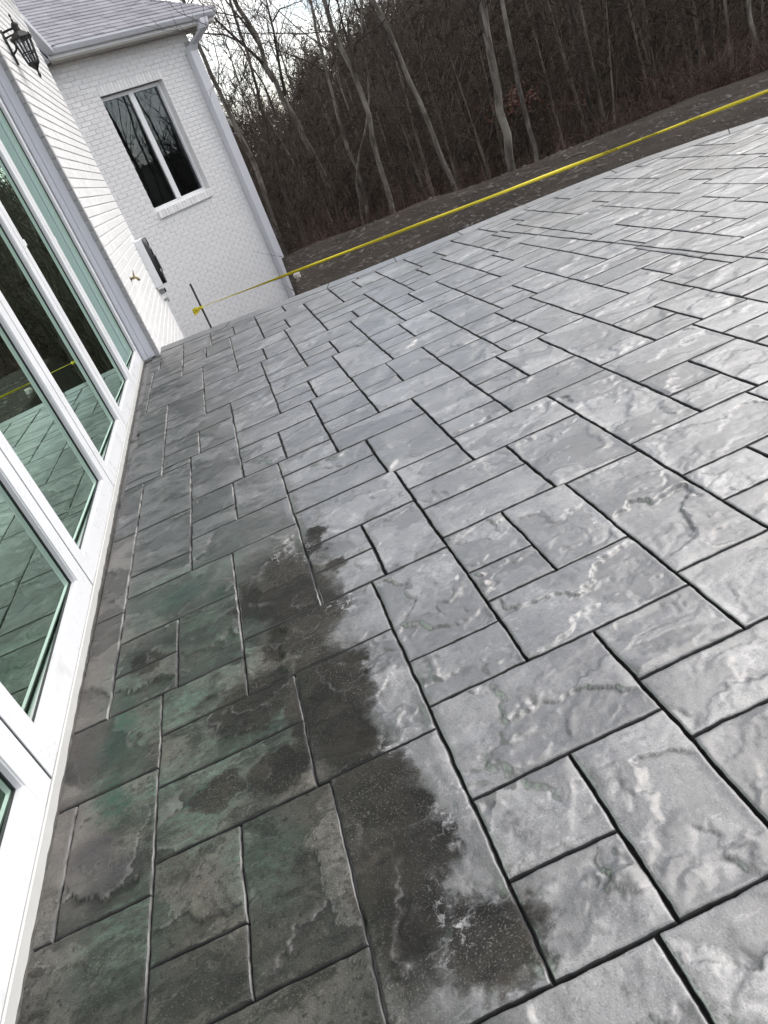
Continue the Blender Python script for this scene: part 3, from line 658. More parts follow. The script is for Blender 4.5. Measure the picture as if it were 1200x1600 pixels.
def brickwork(parent, origin, eu, en, u0, u1, z0, z1, holes, mat, key, nmax, depth=.075, LB=.206, seed=1):
    """running bond; eu along the wall, en outward; nearest nmax bricks are parts of their own"""
    rg = random.Random(seed); lst = []; c = 0; z = z0
    while z < z1 - .02:
        hh = min(HC - .0115, z1 - z); u = u0 - (LB + .006) * (.5 if c % 2 else 0)
        while u < u1:
            a, e = max(u, u0), min(u + LB, u1); u += LB + .006
            spans = [(a, e)]
            for (h0, h1, hz0, hz1) in holes:
                if z + hh > hz0 + .004 and z < hz1 - .004:
                    ns = []
                    for (p, q) in spans:
                        if q <= h0 or p >= h1: ns.append((p, q)); continue
                        if p < h0: ns.append((p, h0))
                        if q > h1: ns.append((h1, q))
                    spans = ns
            for (p, q) in spans:
                if q - p > .03: lst.append((round(p, 3), round(q - p, 3), z, hh))
        z += HC; c += 1
    ori = Vector(origin); mats = Matrix((( -eu.x, en.x, 0), (-eu.y, en.y, 0), (-eu.z, en.z, 1))).to_4x4()
    scored = []
    for (p, l, z, hh) in lst:
        ctr = ori + eu * (p + l / 2) + Vector((0, 0, z + hh / 2)); q = proj(ctr); sc_ = -1e9
        if q and -10 < q[0] < 1210 and -10 < q[1] < 1610: sc_ = l / q[2]
        scored.append((sc_, p, l, z, hh))
    scored.sort(key=lambda t: -t[0]); V = []; F = []
    for k, (sc_, p, l, z, hh) in enumerate(scored):
        jit = rg.uniform(-.0012, .0012); me = brick_mesh(l, hh, depth, mat, (key, round(hh, 3)))
        base = ori + eu * (p + l) + en * (-depth + .0028 + jit) + Vector((0, 0, z))
        mw = mats.copy(); mw.translation = base
        if k < nmax:
            o = link('brick', me, None, parent); o.matrix_world = mw
        else:
            kk = len(V); V += [tuple(mw @ v.co) for v in me.vertices]; F += [tuple(kk + i for i in pl.vertices) for pl in me.polygons]
    if V:
        me = bpy.data.meshes.new('bricks_rest'); me.from_pydata(V, [], F); me.update(); o = link('bricks_rest', me, mat, parent); o['kind'] = 'stuff'
# wall core (mortar) : around the door opening
w = MB()
w.box(-1.0 * S, XW - .006, YJ + .032 * S, YE - .006, -1.6, WTOP)
w.box(-1.0 * S, XW - .006, Y0, YJ + .032 * S, DTOP, WTOP)
w.box(-1.0 * S, XW - .006, Y0, -1.30 * S, -.3, DTOP)
w.box(-6.5 * S, -1.0 * S, YE - .30, YE - .006, -1.6, WTOP); w.box(-6.5 * S, -1.0 * S, Y0, Y0 + .3, -.3, WTOP); w.box(-6.6 * S, -6.5 * S, Y0, YE - .006, -.3, WTOP)
wall = w.build('wall', M['mortar'], house)
brickwork(wall, (XW, 0, 0), Vector((0, 1, 0)), Vector((1, 0, 0)), YJ + .03 * S, YE, -.62 * S, WTOP - .01, [], M['brick'], 'm', 300)
brickwork(wall, (XW, 0, 0), Vector((0, 1, 0)), Vector((1, 0, 0)), Y0, YJ + .02 * S, DTOP + .01, WTOP - .01, [], M['brick'], 'm', 0, seed=2)
b_ = MB(); b_.box(-.692 * S, XW - .004, YJ + .0, YJ + .034 * S, -.01, DTOP); b_.build('brick_return', M['reveal'], wall)
r_ = MB()                                                     # brick ends showing in the reveal
z = -.01; hx = 0
while z < DTOP - .05:
    o_ = MB().box(-.689 * S, XW - .0035, YJ - .004 - .001 * (hx % 2), YJ + .03, z, z + HC - .0105, bev=.003).build('brick_end', M['reveal'], wall); z += HC; hx += 1
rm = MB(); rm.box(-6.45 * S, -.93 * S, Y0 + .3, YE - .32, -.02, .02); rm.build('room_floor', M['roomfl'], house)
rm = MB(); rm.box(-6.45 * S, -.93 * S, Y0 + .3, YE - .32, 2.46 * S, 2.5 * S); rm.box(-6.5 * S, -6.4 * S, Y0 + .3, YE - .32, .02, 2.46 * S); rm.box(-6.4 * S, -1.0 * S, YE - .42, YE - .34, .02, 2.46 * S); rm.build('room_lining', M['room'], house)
# jamb cladding and head
j = MB(); j.box(-.790 * S, -.747 * S, YJ + .000, YJ + .06 * S, .01, DTOP, bev=.002); j.box(-.7855 * S, -.7515 * S, YJ - .006, YJ + .0, .01, DTOP); j.build('door_jamb', M['alu'], house)
j = MB(); j.box(-.745 * S, -.691 * S, YJ - .002, YJ + .05 * S, .01, DTOP, bev=.002); j.build('jamb_cladding', M['alu'], house)
j = MB(); j.box(-.9 * S, -.70 * S, -1.3 * S, YJ - .004, 2.23 * S, DTOP); j.build('door_head', M['vinyl'], house)
# doors
ys = [1.385, 2.268, 3.155, 4.052, 4.95, 5.86]; ys = [1.385 - .89 * k for k in (3, 2, 1)] + ys
ZB, ZT = .036 * S, 2.22 * S
st = .080 * S; rl = .073 * S; xf, xb, xg = XD, XD - .075 * S, XD - .022 * S
for k in range(len(ys) - 1):
    a, c = ys[k] * S + .006, ys[k + 1] * S - .006
    f = MB(); bv = .002
    f.box(xb, xf, a, a + st, ZB, ZT, bev=bv); f.box(xb, xf, c - st, c, ZB, ZT, bev=bv)
    f.box(xb, xf - .0005, a + st, c - st, ZB, ZB + rl); f.box(xb, xf - .0005, a + st, c - st, ZT - rl, ZT)
    d = f.build('patio_door', M['vinyl'], house)
    # bevelled glazing bead
    bd = MB(); q = .030 * S; t_ = .004
    bd.box(xg, xf - .006, a + st, a + st + t_, ZB + rl, ZT - rl); bd.box(xg, xf - .006, c - st - t_, c - st, ZB + rl, ZT - rl)
    bd.box(xg, xf - .006, a + st + t_, c - st - t_, ZB + rl, ZB + rl + t_); bd.build('glazing_bead', M['vinyl'], d)
    gk = MB(); t2 = .009
    gk.box(xg - .001, xg + .004, a + st, a + st + t2, ZB + rl, ZT - rl); gk.box(xg - .001, xg + .004, c - st - t2, c - st, ZB + rl, ZT - rl); gk.box(xg - .001, xg + .004, a + st + t2, c - st - t2, ZB + rl, ZB + rl + t2)
    gk.build('gasket', M['gasket'], d)
    sg = math.sin(R(1.3)) * (c - a - 2 * st); gl = MB(); gl.add([(xg - sg, a + st, ZB + rl), (xg, c - st, ZB + rl), (xg, c - st, ZT - rl), (xg - sg, a + st, ZT - rl)], [(0, 1, 2, 3)]); gl.build('glass_pane', M['glass'], d)
    # second pane of the sealed unit, seen through the first
    sp_ = MB(); sp_.box(xg - .046, xg - .038, a + st, c - st, ZB + rl, ZB + rl + .012); sp_.box(xg - .046, xg - .038, a + st, a + st + .012, ZB + rl + .012, ZT - rl); sp_.box(xg - .046, xg - .038, c - st - .012, c - st, ZB + rl + .012, ZT - rl); sp_.build('spacer_bar', M['zinc'], d)
    MB().box(xb, xf - .003, a - .0112, a - .0006, ZB, ZT).build('weather_seal', M['gasket'], d)
    if k in (6, 7):
        zz = (.98 if k == 7 else 1.02) * S
        MB().box(xg + .001, xg + .003, a + st + .01, a + st + .16, zz, zz + .035).build('sticker', M['sticker'], d)
sil = MB().box(-.93 * S, XD + .002, -1.3 * S, YJ + .02, -.03, .032 * S, bev=.003).build('door_sill', M['sill'], house)
# ragged grout line left along the sill
V = []; F = []; yy = np.arange(-.2, YJ - .02, .012)
for n_, y in enumerate(yy):
    wv = .001 + .004 * max(0, float(pnoise(np.array(y * 9.), np.array(3.3))) + .25) + random.uniform(0, .003)
    zt = .001 + .006 * max(0, float(pnoise(np.array(y * 14.), np.array(8.3))) + .2)
    V += [(XD, y, zt + .003), (XD + wv * .6 + .003, y, zt), (XD + wv + .004, y, -.012)]
    if n_: k = 3 * n_; F += [(k - 3, k - 2, k + 1, k), (k - 2, k - 1, k + 2, k + 1)]
me = bpy.data.meshes.new('grout_line'); me.from_pydata(V, [], [tuple(reversed(f)) for f in F]); me.update(); link('grout_line', me, mat_plain('dirty_grout', (.075, .072, .068), .9, .9, 45, .4), house)
# main roof with eave (outside the frame, shades the strip by the doors)
rf = MB(); ez = WTOP
rf.add([(XW + .38 * S, Y0 - .3, ez), (XW + .38 * S, YE + .3, ez), (-3.6 * S, YE + .3, ez + 1.9 * S), (-3.6 * S, Y0 - .3, ez + 1.9 * S), (-6.9 * S, Y0 - .3, ez), (-6.9 * S, YE + .3, ez), (XW + .38 * S, Y0 - .3, ez - .12), (XW + .38 * S, YE + .3, ez - .12), (-6.9 * S, Y0 - .3, ez - .12), (-6.9 * S, YE + .3, ez - .12)],
       [(0, 1, 2, 3), (3, 2, 5, 4), (0, 6, 7, 1), (6, 8, 9, 7), (8, 4, 5, 9), (1, 7, 9, 5, 2), (0, 3, 4, 8, 6)]); rf.build('roof', M['shingle'], house)

# ------------------------------------------------------------------ angled wing beyond
WA = R(52); wp0 = Vector((-.996 * S, 13.604 * S, 0)); wd = Vector((math.sin(WA), math.cos(WA), 0)); wn = Vector((math.cos(WA), -math.sin(WA), 0))
def wf(u, o, z): return wp0 + wd * (u * S) + wn * (o * S) + Vector((0, 0, z * S))
wing = bpy.data.objects.new('brick_wing', None); COL.objects.link(wing)
tag(wing, 'white brick wing with a sliding window and grey shingle roof behind the patio', 'house')
WU0, WU1, WZ0, WZ1 = -1.6, 2.825, -2.3, 3.13
wu0, wu1, wz0, wz1 = .613, 1.915, .786, 2.578                   # window opening
w = MB()
for (a, c, z0, z1) in ((WU0, wu0, WZ0, WZ1), (wu1, WU1 - .005, WZ0, WZ1), (wu0, wu1, WZ0, wz0), (wu0, wu1, wz1, WZ1)):
    w.box(a, c, -.2, -.005, z0, z1, fr=wf)
w.box(WU1 - .2, WU1 - .005, -4.5, -.2, WZ0, WZ1, fr=wf); w.box(WU0, WU0 + .2, -4.5, -.2, WZ0, WZ1, fr=wf); w.box(WU0, WU1, -4.6, -4.5, WZ0, WZ1, fr=wf)
wwall = w.build('wall', M['mortar'], wing)
brickwork(wwall, wp0, wd, wn, WU0 * S, WU1 * S, WZ0 * S, WZ1 * S, [(wu0 * S, wu1 * S, (wz0 - .14) * S, (wz1 + .16) * S)], M['brick2'], 'w', 300, seed=5)
brickwork(wwall, wf(WU1, 0, 0), -wn, wd, 0, 4.4 * S, WZ0 * S, WZ1 * S, [], M['brick2'], 'w', 0, seed=6)
u = wu0 + .004                                                 # soldier course over the window
while u < wu1 - .03:
    MB().box(u, u + .058, -.07, .0035 + random.uniform(-.0015, .0015), wz1, wz1 + .152, fr=wf, bev=.003).build('soldier_brick', M['brick2'], wwall); u += .0665
u = wu0 + .02                                                  # sloping brick sill
while u < wu1 - .03:
    MB().box(u, u + .060, -.1, .040 + random.uniform(-.002, .002), wz0 - .135, wz0 - .012, fr=wf, bev=.003).build('sill_brick', M['brick2'], wwall); u += .0665
win = MB(); t = .052
fu0, fu1, fz0, fz1 = wu0 + .012, wu1 - .008, wz0, wz1 - .01
mid = (fu0 + fu1) / 2
win.box(fu0, fu0 + t, -.165, -.095, fz0, fz1, fr=wf); win.box(fu1 - t, fu1, -.165, -.095, fz0, fz1, fr=wf); win.box(fu0 + t, fu1 - t, -.165, -.096, fz0, fz0 + t, fr=wf); win.box(fu0 + t, fu1 - t, -.165, -.096, fz1 - t, fz1, fr=wf)
window = win.build('window', M['vinyl'], wing)
MB().box(mid - .055, mid + .03, -.15, -.085, fz0 + t, fz1 - t, fr=wf).build('meeting_stile', M['vinyl'], window)
MB().box(mid + .045, mid + .075, -.16, -.125, fz0 + t, fz1 - t, fr=wf).build('sash_stile', M['vinyl'], window)
for (a, c, o_) in ((fu0 + t, mid - .05, -.115), (mid + .02, fu1 - t, -.14)):
    gk = MB().add([wf(a, o_, fz0 + t), wf(c, o_, fz0 + t), wf(c, o_, fz1 - t), wf(a, o_, fz1 - t)], [(0, 1, 2, 3)]); gk.build('glass_pane', M['glassw'], window)
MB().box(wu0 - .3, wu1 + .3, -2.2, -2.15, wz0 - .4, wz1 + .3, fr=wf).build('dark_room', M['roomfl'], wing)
# eave: soffit, fascia, gutter, downspout
MB().box(-.1, 3.30, -.2, .27, 3.13, 3.155, fr=wf).build('soffit', M['soffit'], wing)
MB().box(-.1, 3.32, .250, .275, 3.157, 3.28, fr=wf).build('fascia', M['vinyl'], wing)
gu = MB()
prof = [(.277, 3.285), (.277, 3.205), (.340, 3.205), (.352, 3.225), (.372, 3.262), (.372, 3.292), (.364, 3.292), (.362, 3.268), (.34, 3.225), (.29, 3.215), (.285, 3.285)]
k = len(prof); gu.add([wf(-.05, o_, z) for o_, z in prof] + [wf(3.33, o_, z) for o_, z in prof], [(i, (i + 1) % k, k + (i + 1) % k, k + i) for i in range(k)] + [tuple(range(k)), tuple(reversed(range(k, 2 * k)))])
gu.build('gutter', M['gutter'], wing)
cor = wf(-.05, .372, 3.2)                                       # short return of the gutter along the hidden link block
rt = MB(); rt.box(cor.x - .12 * S, cor.x + .0, cor.y - 4.2 * S, cor.y + .02, 3.205 * S, 3.292 * S); rt.box(cor.x - .5 * S, cor.x - .12 * S, cor.y - 4.2 * S, cor.y + .3, 3.13 * S, 3.155 * S); rt.build('gutter_return', M['gutter'], wing)
rt = MB().box(cor.x - .075 * S, cor.x + .055 * S, cor.y - .02 * S, cor.y + .10 * S, 3.294 * S, 3.30 * S); rt.build('gutter_corner_cap', M['gutter'], wing)
MB().box(cor.x - 2.2 * S, cor.x - .5 * S, YE + .05, cor.y + 1.2 * S, -2.2, 3.13 * S).build('link_block', M['brick2'], wing)
ds = MB(); uc = 2.715; q = .088
def sq(o_, z, uu=uc): return [wf(uu - q, o_ - .065, z), wf(uu + q, o_ - .065, z), wf(uu + q, o_ + .065, z), wf(uu - q, o_ + .065, z)]
rings = [sq(.315, 3.207, uc + .28), sq(.315, 3.13, uc + .27), sq(.29, 3.06, uc + .24), sq(.11, 2.90, uc + .03), sq(.075, 2.82), sq(.075, 1.0), sq(.075, -2.25)]
vs = [p for rg_ in rings for p in rg_]; fs = []
for l in range(len(rings) - 1):
    for i_ in range(4): fs.append((l * 4 + i_, l * 4 + (i_ + 1) % 4, l * 4 + 4 + (i_ + 1) % 4, l * 4 + 4 + i_))
ds.add(vs, fs); ds.build('downspout', M['gutter'], wing)
MB().box(uc - .02, uc + .1, .0, .02, 2.93, 2.99, fr=wf).build('pipe_clip', M['chip'], wing)
# shingles
PT = R(33); ex_ = .128
rows = 16; deck = MB()
deck.add([wf(-.1, .34, 3.27), wf(3.36, .34, 3.27), wf(3.36 - 2.2, .34 - 2.2, 3.27 + 2.2 * math.tan(PT)), wf(-2.3, .34 - 2.2, 3.27 + 2.2 * math.tan(PT))], [(0, 1, 2, 3)])
deck.add([wf(3.36, .34, 3.27), wf(3.36, -4.6, 3.27), wf(3.36 - 2.2, -2.4, 3.27 + 2.2 * math.tan(PT)), wf(3.36 - 2.2, .34 - 2.2, 3.27 + 2.2 * math.tan(PT))], [(0, 1, 2, 3)])
deck.add([wf(-.1, .34, 3.268), wf(3.36, .34, 3.268), wf(3.36, -4.6, 3.268), wf(-2.3, -4.6, 3.268)], [(3, 2, 1, 0)])
roofw = deck.build('roof', M['shingle'], wing)
dk = MB().box(-.1, 3.34, .335, .36, 3.285, 3.30, fr=wf).build('drip_edge', M['gasket'], roofw)
for rI in range(rows):
    run = rI * ex_ * math.cos(PT); u = -.12 - run - random.uniform(0, .25); ue = 3.37 - run
    while u < ue - .04:
        w_ = min(random.choice([.16, .22, .28, .29, .31]), ue - u); o0 = .365 - run; z0 = 3.292 + run * math.tan(PT); dz = random.choice([0, .004, .006])
        o1 = o0 - (ex_ + .02) * math.cos(PT); z1 = z0 + (ex_ + .02) * math.sin(PT)
        vs = [wf(u, o0, z0 + .004), wf(u + w_ - .006, o0, z0 + .004), wf(u + w_ - .006, o1, z1 + .002), wf(u, o1, z1 + .002), wf(u, o0, z0 + .018 + dz), wf(u + w_ - .006, o0, z0 + .018 + dz), wf(u + w_ - .006, o1, z1 + .006), wf(u, o1, z1 + .006)]
        MB().add(vs, [(3, 2, 1, 0), (4, 5, 6, 7), (0, 1, 5, 4), (1, 2, 6, 5), (2, 3, 7, 6), (3, 0, 4, 7)]).build('shingle', M['shingle'], roofw); u += w_
for i_ in range(14):                                             # hip caps
    q0 = .0 + i_ * .16; p = lambda t_, s_: wf(3.375 - t_ + s_, .37 - t_ + s_ * 0, 3.312 + t_ * math.tan(PT) - abs(s_) * .3)
    MB().add([p(q0, -.11), p(q0, 0), wf(3.375 - q0, .37 - q0 - .13, 3.27 + q0 * math.tan(PT)), p(q0 + .19, -.11), p(q0 + .19, 0), wf(3.375 - q0 - .19, .37 - q0 - .32, 3.265 + (q0 + .19) * math.tan(PT))], [(0, 1, 4, 3), (1, 2, 5, 4), (2, 1, 0), (3, 4, 5)]).build('hip_cap', M['shingle'], roofw)

# ------------------------------------------------------------------ things on the walls
def survey(x, y, z): return Vector((x * S, y * S, z * S))
lan = bpy.data.objects.new('wall_lantern', None); COL.objects.link(lan); lan.location = survey(-.655, 6.4, 2.18)
tag(lan, 'black iron carriage lantern with clear panes mounted high on the white brick wall', 'lamp')
def lp(b, name, mat, par=None, smooth=False):
    o = b.build(name, mat, par or lan, smooth); o.matrix_parent_inverse = Matrix.Identity(4)
    me = o.data
    if par is None: me.transform(Matrix.Translation(-lan.location))
    else: me.transform(Matrix.Translation(-lan.location))
    return o
cx, cy = -.548, 6.4
b_ = MB(); pr = [(-.110, .012), (-.10, .026), (-.07, .03), (.0, .034), (.06, .034), (.09, .026), (.105, .012)]
vs = []; 
for z, w_ in pr: vs += [survey(-.655, 6.4 - w_, 2.185 + z), survey(-.640, 6.4 - w_ * .7, 2.185 + z), survey(-.640, 6.4 + w_ * .7, 2.185 + z), survey(-.655, 6.4 + w_, 2.185 + z)]
fs = []
for l in range(len(pr) - 1):
    for i_ in range(3): fs.append((l * 4 + i_, l * 4 + i_ + 1, l * 4 + 5 + i_, l * 4 + 4 + i_))
b_.add(vs, fs + [(3, 2, 1, 0), tuple(range((len(pr) - 1) * 4, len(pr) * 4))]); lp(b_, 'back_plate', M['iron'])
b_ = MB(); b_.tube([survey(-.645, 6.4, 2.272), survey(-.60, 6.4, 2.276), survey(cx, 6.4, 2.276)], .0075 * S, 8); b_.tube([survey(-.645, 6.4, 2.238), survey(-.6, 6.4, 2.243), survey(cx, 6.4, 2.243)], .006 * S, 8)
b_.tube([survey(-.645, 6.4, 2.14), survey(-.615, 6.4, 2.155), survey(-.598, 6.4, 2.19), survey(-.575, 6.4, 2.215)], .007 * S, 8); lp(b_, 'bracket', M['iron'], smooth=True)
c0 = survey(cx, cy, 0)
k_ = S
b_ = MB().lathe([(r_ * k_, z * k_) for r_, z in ((.001, 2.362), (.005, 2.355), (.008, 2.345), (.004, 2.334), (.004, 2.325), (.009, 2.318), (.006, 2.310), (.016, 2.304), (.022, 2.296), (.026, 2.284), (.022, 2.278), (.024, 2.262), (.026, 2.248))], c0, 14); lp(b_, 'finial_cap', M['iron'], smooth=True)
b_ = MB().lathe([(r_ * k_, z * k_) for r_, z in ((.026, 2.252), (.040, 2.245), (.060, 2.228), (.076, 2.214), (.080, 2.206), (.076, 2.198), (.060, 2.197))], c0, 6, .5)
for i_ in range(6):
    a = math.pi / 3 * (i_ + .5); b_.tube([c0 + Vector((math.cos(a) * .070 * k_, math.sin(a) * .070 * k_, 2.204 * k_)), c0 + Vector((math.cos(a) * .077 * k_, math.sin(a) * .077 * k_, 2.215 * k_)), c0 + Vector((math.cos(a) * .072 * k_, math.sin(a) * .072 * k_, 2.226 * k_))], [.006 * k_, .005 * k_, .002 * k_], 6)
lp(b_, 'lantern_roof', M['iron'])
b_ = MB()
def hexp(r_, z, i_): a = math.pi / 3 * (i_ + .5); return c0 + Vector((math.cos(a) * r_ * k_, math.sin(a) * r_ * k_, z * k_))
rt_, rb_, zt_, zb_ = .064, .040, 2.202, 2.052
for i_ in range(6):
    b_.tube([hexp(rt_, zt_, i_), hexp(rb_, zb_, i_)], .0062 * k_, 5)
    zm = .5 * (zt_ + zb_) - .01; rm_ = .5 * (rt_ + rb_) - .0016; b_.tube([hexp(rm_, zm, i_), hexp(rm_, zm, i_ + 1)], .0048 * k_, 5)
    m0, m1 = (hexp(rt_, zt_, i_) + hexp(rt_, zt_, i_ + 1)) / 2, (hexp(rb_, zb_, i_) + hexp(rb_, zb_, i_ + 1)) / 2; b_.tube([m0, m1], .0044 * k_, 5)
cage = lp(b_, 'cage', M['iron'])
for i_ in range(6):
    pn = MB().add([hexp(rt_ * .97, zt_, i_), hexp(rt_ * .97, zt_, i_ + 1), hexp(rb_ * .97, zb_, i_ + 1), hexp(rb_ * .97, zb_, i_)], [(0, 1, 2, 3)]); lp(pn, 'lantern_pane', M['lglass'])
b_ = MB().lathe([(r_ * k_, z * k_) for r_, z in ((.038, 2.060), (.040, 2.052), (.038, 2.044), (.026, 2.032), (.016, 2.018), (.010, 2.010), (.006, 2.000), (.006, 1.992), (.010, 1.984), (.009, 1.972), (.001, 1.956))], c0, 14); lp(b_, 'bottom_finial', M['iron'], smooth=True)
b_ = MB().lathe([(.004 * k_, 2.06 * k_), (.005 * k_, 2.12 * k_), (.013 * k_, 2.14 * k_), (.012 * k_, 2.16 * k_), (.004 * k_, 2.185 * k_)], c0, 10); lp(b_, 'bulb', M['sticker'], smooth=True)
# meter box near the far corner of the wall
mb = bpy.data.objects.new('meter_box', None); COL.objects.link(mb)
tag(mb, 'white shallow box with a dark glass front on the wall near the far corner', 'meter box')
yb0, yb1 = 8.42, 8.68
MB().box(-.655 * S, -.572 * S, yb0 * S, yb1 * S, .20 * S, .69 * S, bev=.006).build('box_body', M['vinyl'], mb)
def oval(x, w0, h0, n=24):
    out = []
    for i_ in range(n):
        a = 2 * math.pi * i_ / n; c_, s_ = math.cos(a), math.sin(a); e = .55
        out.append(survey(x, (yb0 + yb1) / 2 + math.copysign(abs(c_) ** e, c_) * w0, .445 + math.copysign(abs(s_) ** e, s_) * h0))
    return out
fr_ = MB(); o1, o2, o3, o4 = oval(-.572, .128, .243), oval(-.530, .126, .241), oval(-.530, .112, .226), oval(-.560, .108, .222); n_ = len(o1)
fr_.add(o1 + o2 + o3 + o4, [(l * n_ + i_, l * n_ + (i_ + 1) % n_, (l + 1) * n_ + (i_ + 1) % n_, (l + 1) * n_ + i_) for l in range(3) for i_ in range(n_)]); fr_.build('cover_rim', M['black'], mb, True)
MB().add(oval(-.568, .106, .22), [tuple(range(n_))]).build('cover_panel', M['zinc'], mb)
bx = MB(); bx.box(-.568 * S, -.515 * S, 8.49 * S, 8.61 * S, .32 * S, .50 * S, bev=.012); bx.lathe([(.001, 0), (.03, 0), (.03, .03), (.001, .032)], survey(-.55, 8.55, .60), 10); bx.build('meter_dial', M['black'], mb)
bx = MB(); bx.tube([survey(-.545, 8.44, .30), survey(-.525, 8.50, .36), survey(-.53, 8.58, .33), survey(-.545, 8.66, .28)], .008, 6); bx.tube([survey(-.55, 8.45, .62), survey(-.53, 8.52, .57), survey(-.535, 8.62, .60)], .007, 6); bx.build('cover_latch', M['zinc'], mb)
ob = MB(); ob.box(-.655 * S, -.600 * S, 8.60 * S, 8.70 * S, .105 * S, .155 * S, bev=.004); o = ob.build('outlet_box', M['zinc']); MB().box(-.600 * S, -.585 * S, 8.61 * S, 8.69 * S, .11 * S, .15 * S, bev=.003).build('outlet_cover', M['black'], o)
tag(o, 'small dark outlet box under the meter box on the white wall', 'outlet box')
ob = MB(); ob.tube([survey(-.655, 8.66, .035), survey(-.615, 8.66, .035), survey(-.605, 8.66, .022)], .016, 10); ob.tube([survey(-.612, 8.66, .05), survey(-.612, 8.66, .005)], .012, 8); o = ob.build('pipe_stub', M['zinc']); tag(o, 'little grey pipe stub low on the wall below the outlet box', 'pipe')
hb_ = bpy.data.objects.new('hose_tap', None); COL.objects.link(hb_); tag(hb_, 'brass garden tap sticking out of the white brick wall beside the doors', 'tap')
t_ = MB(); t_.lathe([(.026, 0), (.026, .004)], (0, 0, 0), 12); 
for i_, v in enumerate(t_.V): t_.V[i_] = (XW + .006 + v[2], 6.47 * S + v[0], .525 * S + v[1])
t_.build('wall_flange', M['brass'], hb_)
t_ = MB(); t_.tube([(XW, 6.47 * S, .525 * S), (XW + .045, 6.47 * S, .525 * S), (XW + .062, 6.47 * S, .515 * S), (XW + .072, 6.47 * S, .49 * S)], [.010, .012, .013, .011], 8); t_.tube([(XW + .04, 6.47 * S, .525 * S), (XW + .052, 6.47 * S, .56 * S)], .007, 8); t_.build('spout', M['brass'], hb_, True)
t_ = MB(); 
for a in range(4):
    an = a * math.pi / 2 + .4; t_.tube([(XW + .052, 6.47 * S, .562 * S), (XW + .052 + .008 * math.cos(an), 6.47 * S + .026 * math.sin(an), .562 * S + .02 * math.cos(an))], .005, 6)
t_.build('tap_handle', M['brass'], hb_)

# ------------------------------------------------------------------ stake and caution tape
sk = MB(); bp = survey(-.228, 6.085, 0); pts = [bp + Vector((0, 0, z)) for z in (-.28, 0, .1, .2, .3, .357 * S)]; sk.tube(pts, .0085, 8)
for i_ in range(26): sk.tube([bp + Vector((0, 0, .004 + i_ * .0155)), bp + Vector((0, 0, .009 + i_ * .0155))], .0102, 8)
stake = sk.build('steel_stake', M['rebar']); tag(stake, 'short rusty steel rod standing at the patio edge with yellow tape tied on', 'stake')
p0_, p1_ = survey(-.228, 6.085, .168), survey(5.0, 4.53, .158)
tp = MB(); N = 220; dirv = (p1_ - p0_); hv = Vector((dirv.x, dirv.y, 0)).normalized(); nrm = Vector((hv.y, -hv.x, 0))
tvs = []
for i_ in range(N + 1):
    t = i_ / N; c_ = p0_ + dirv * t; c_.z -= .003 * math.sin(math.pi * t)
    tw = .25 + .55 * math.sin(t * 9 + .6) * .5 + .25 * math.sin(t * 23)
    open_ = min(1, .12 + t * 7); wdt = .0130 * open_ * (1 - .12 * math.sin(t * 31 + 1))
    d2 = Vector((0, 0, math.cos(tw))) + nrm * math.sin(tw)
    fold = .004 * math.sin(t * 40) * open_
    tvs += [c_ + d2 * wdt, c_ + nrm * (.003 + fold) + d2 * wdt * .15, c_ - d2 * wdt]
tfs = []
for i_ in range(N):
    k = i_ * 3; tfs += [(k, k + 3, k + 4, k + 1), (k + 1, k + 4, k + 5, k + 2)]
tp.add(tvs, tfs); tape = tp.build('caution_tape', M['tape'], smooth=True)
so_ = tape.modifiers.new('thickness', 'SOLIDIFY'); so_.thickness = .0006
tag(tape, 'yellow caution tape stretched low along the far edge of the patio', 'tape')
kn = MB(); kp = p0_
for q in range(2): kn.tube([kp + Vector((.013 * math.cos(a), .013 * math.sin(a), .006 * q - .004 + .006 * math.sin(a * 2))) for a in np.linspace(0, 6.0, 9)], .006, 6)
kn.build('tape_knot', M['tape'], tape)
tl = MB(); tv = []
for i_ in range(8):
    t = i_ / 7; c_ = kp + Vector((-.012 - .072 * t, -.012 - .01 * t, -.004 - .012 * t * t)); hh = .010 + .020 * min(1, t * 1.8)
    tv += [c_ + Vector((0, .004 * math.sin(i_), hh)), c_ + Vector((0, -.004 * math.cos(i_ * 2), -hh * .9))]
tl.add(tv, [(2 * i_, 2 * i_ + 2, 2 * i_ + 3, 2 * i_ + 1) for i_ in range(7)]); tl.build('tape_tail', M['tape'], tape)
def lettering(txt, c_, ux, uz, size, parent):
    cu = bpy.data.curves.new('lettering', 'FONT'); cu.body = txt; cu.size = size; cu.align_x = 'CENTER'; cu.align_y = 'CENTER'; cu.extrude = .0002
    o = bpy.data.objects.new('lettering', cu); COL.objects.link(o)
    dg = bpy.context.evaluated_depsgraph_get(); me = bpy.data.meshes.new_from_object(o.evaluated_get(dg)); bpy.data.objects.remove(o)
    me.transform(Matrix(((ux.x, uz.x, 0), (ux.y, uz.y, 0), (ux.z, uz.z, 0))).to_4x4()); me.transform(Matrix.Translation(c_)); me.materials.clear(); me.materials.append(M['ink'])
    q = bpy.data.objects.new('lettering', me); COL.objects.link(q); q.parent = parent
for t in (.585, .635, .69):
    c_ = p0_ + dirv * t; c_.z -= .003 * math.sin(math.pi * t); c_ += nrm * .011 + Vector((0, 0, .002)); lettering('CAUTION', c_, dirv.normalized(), Vector((0, 0, 1)), .026, tape)
lettering('CAU', kp + Vector((-.055, -.027, -.008)), Vector((1, .1, .05)).normalized(), Vector((0, 0, 1)), .03, tape)

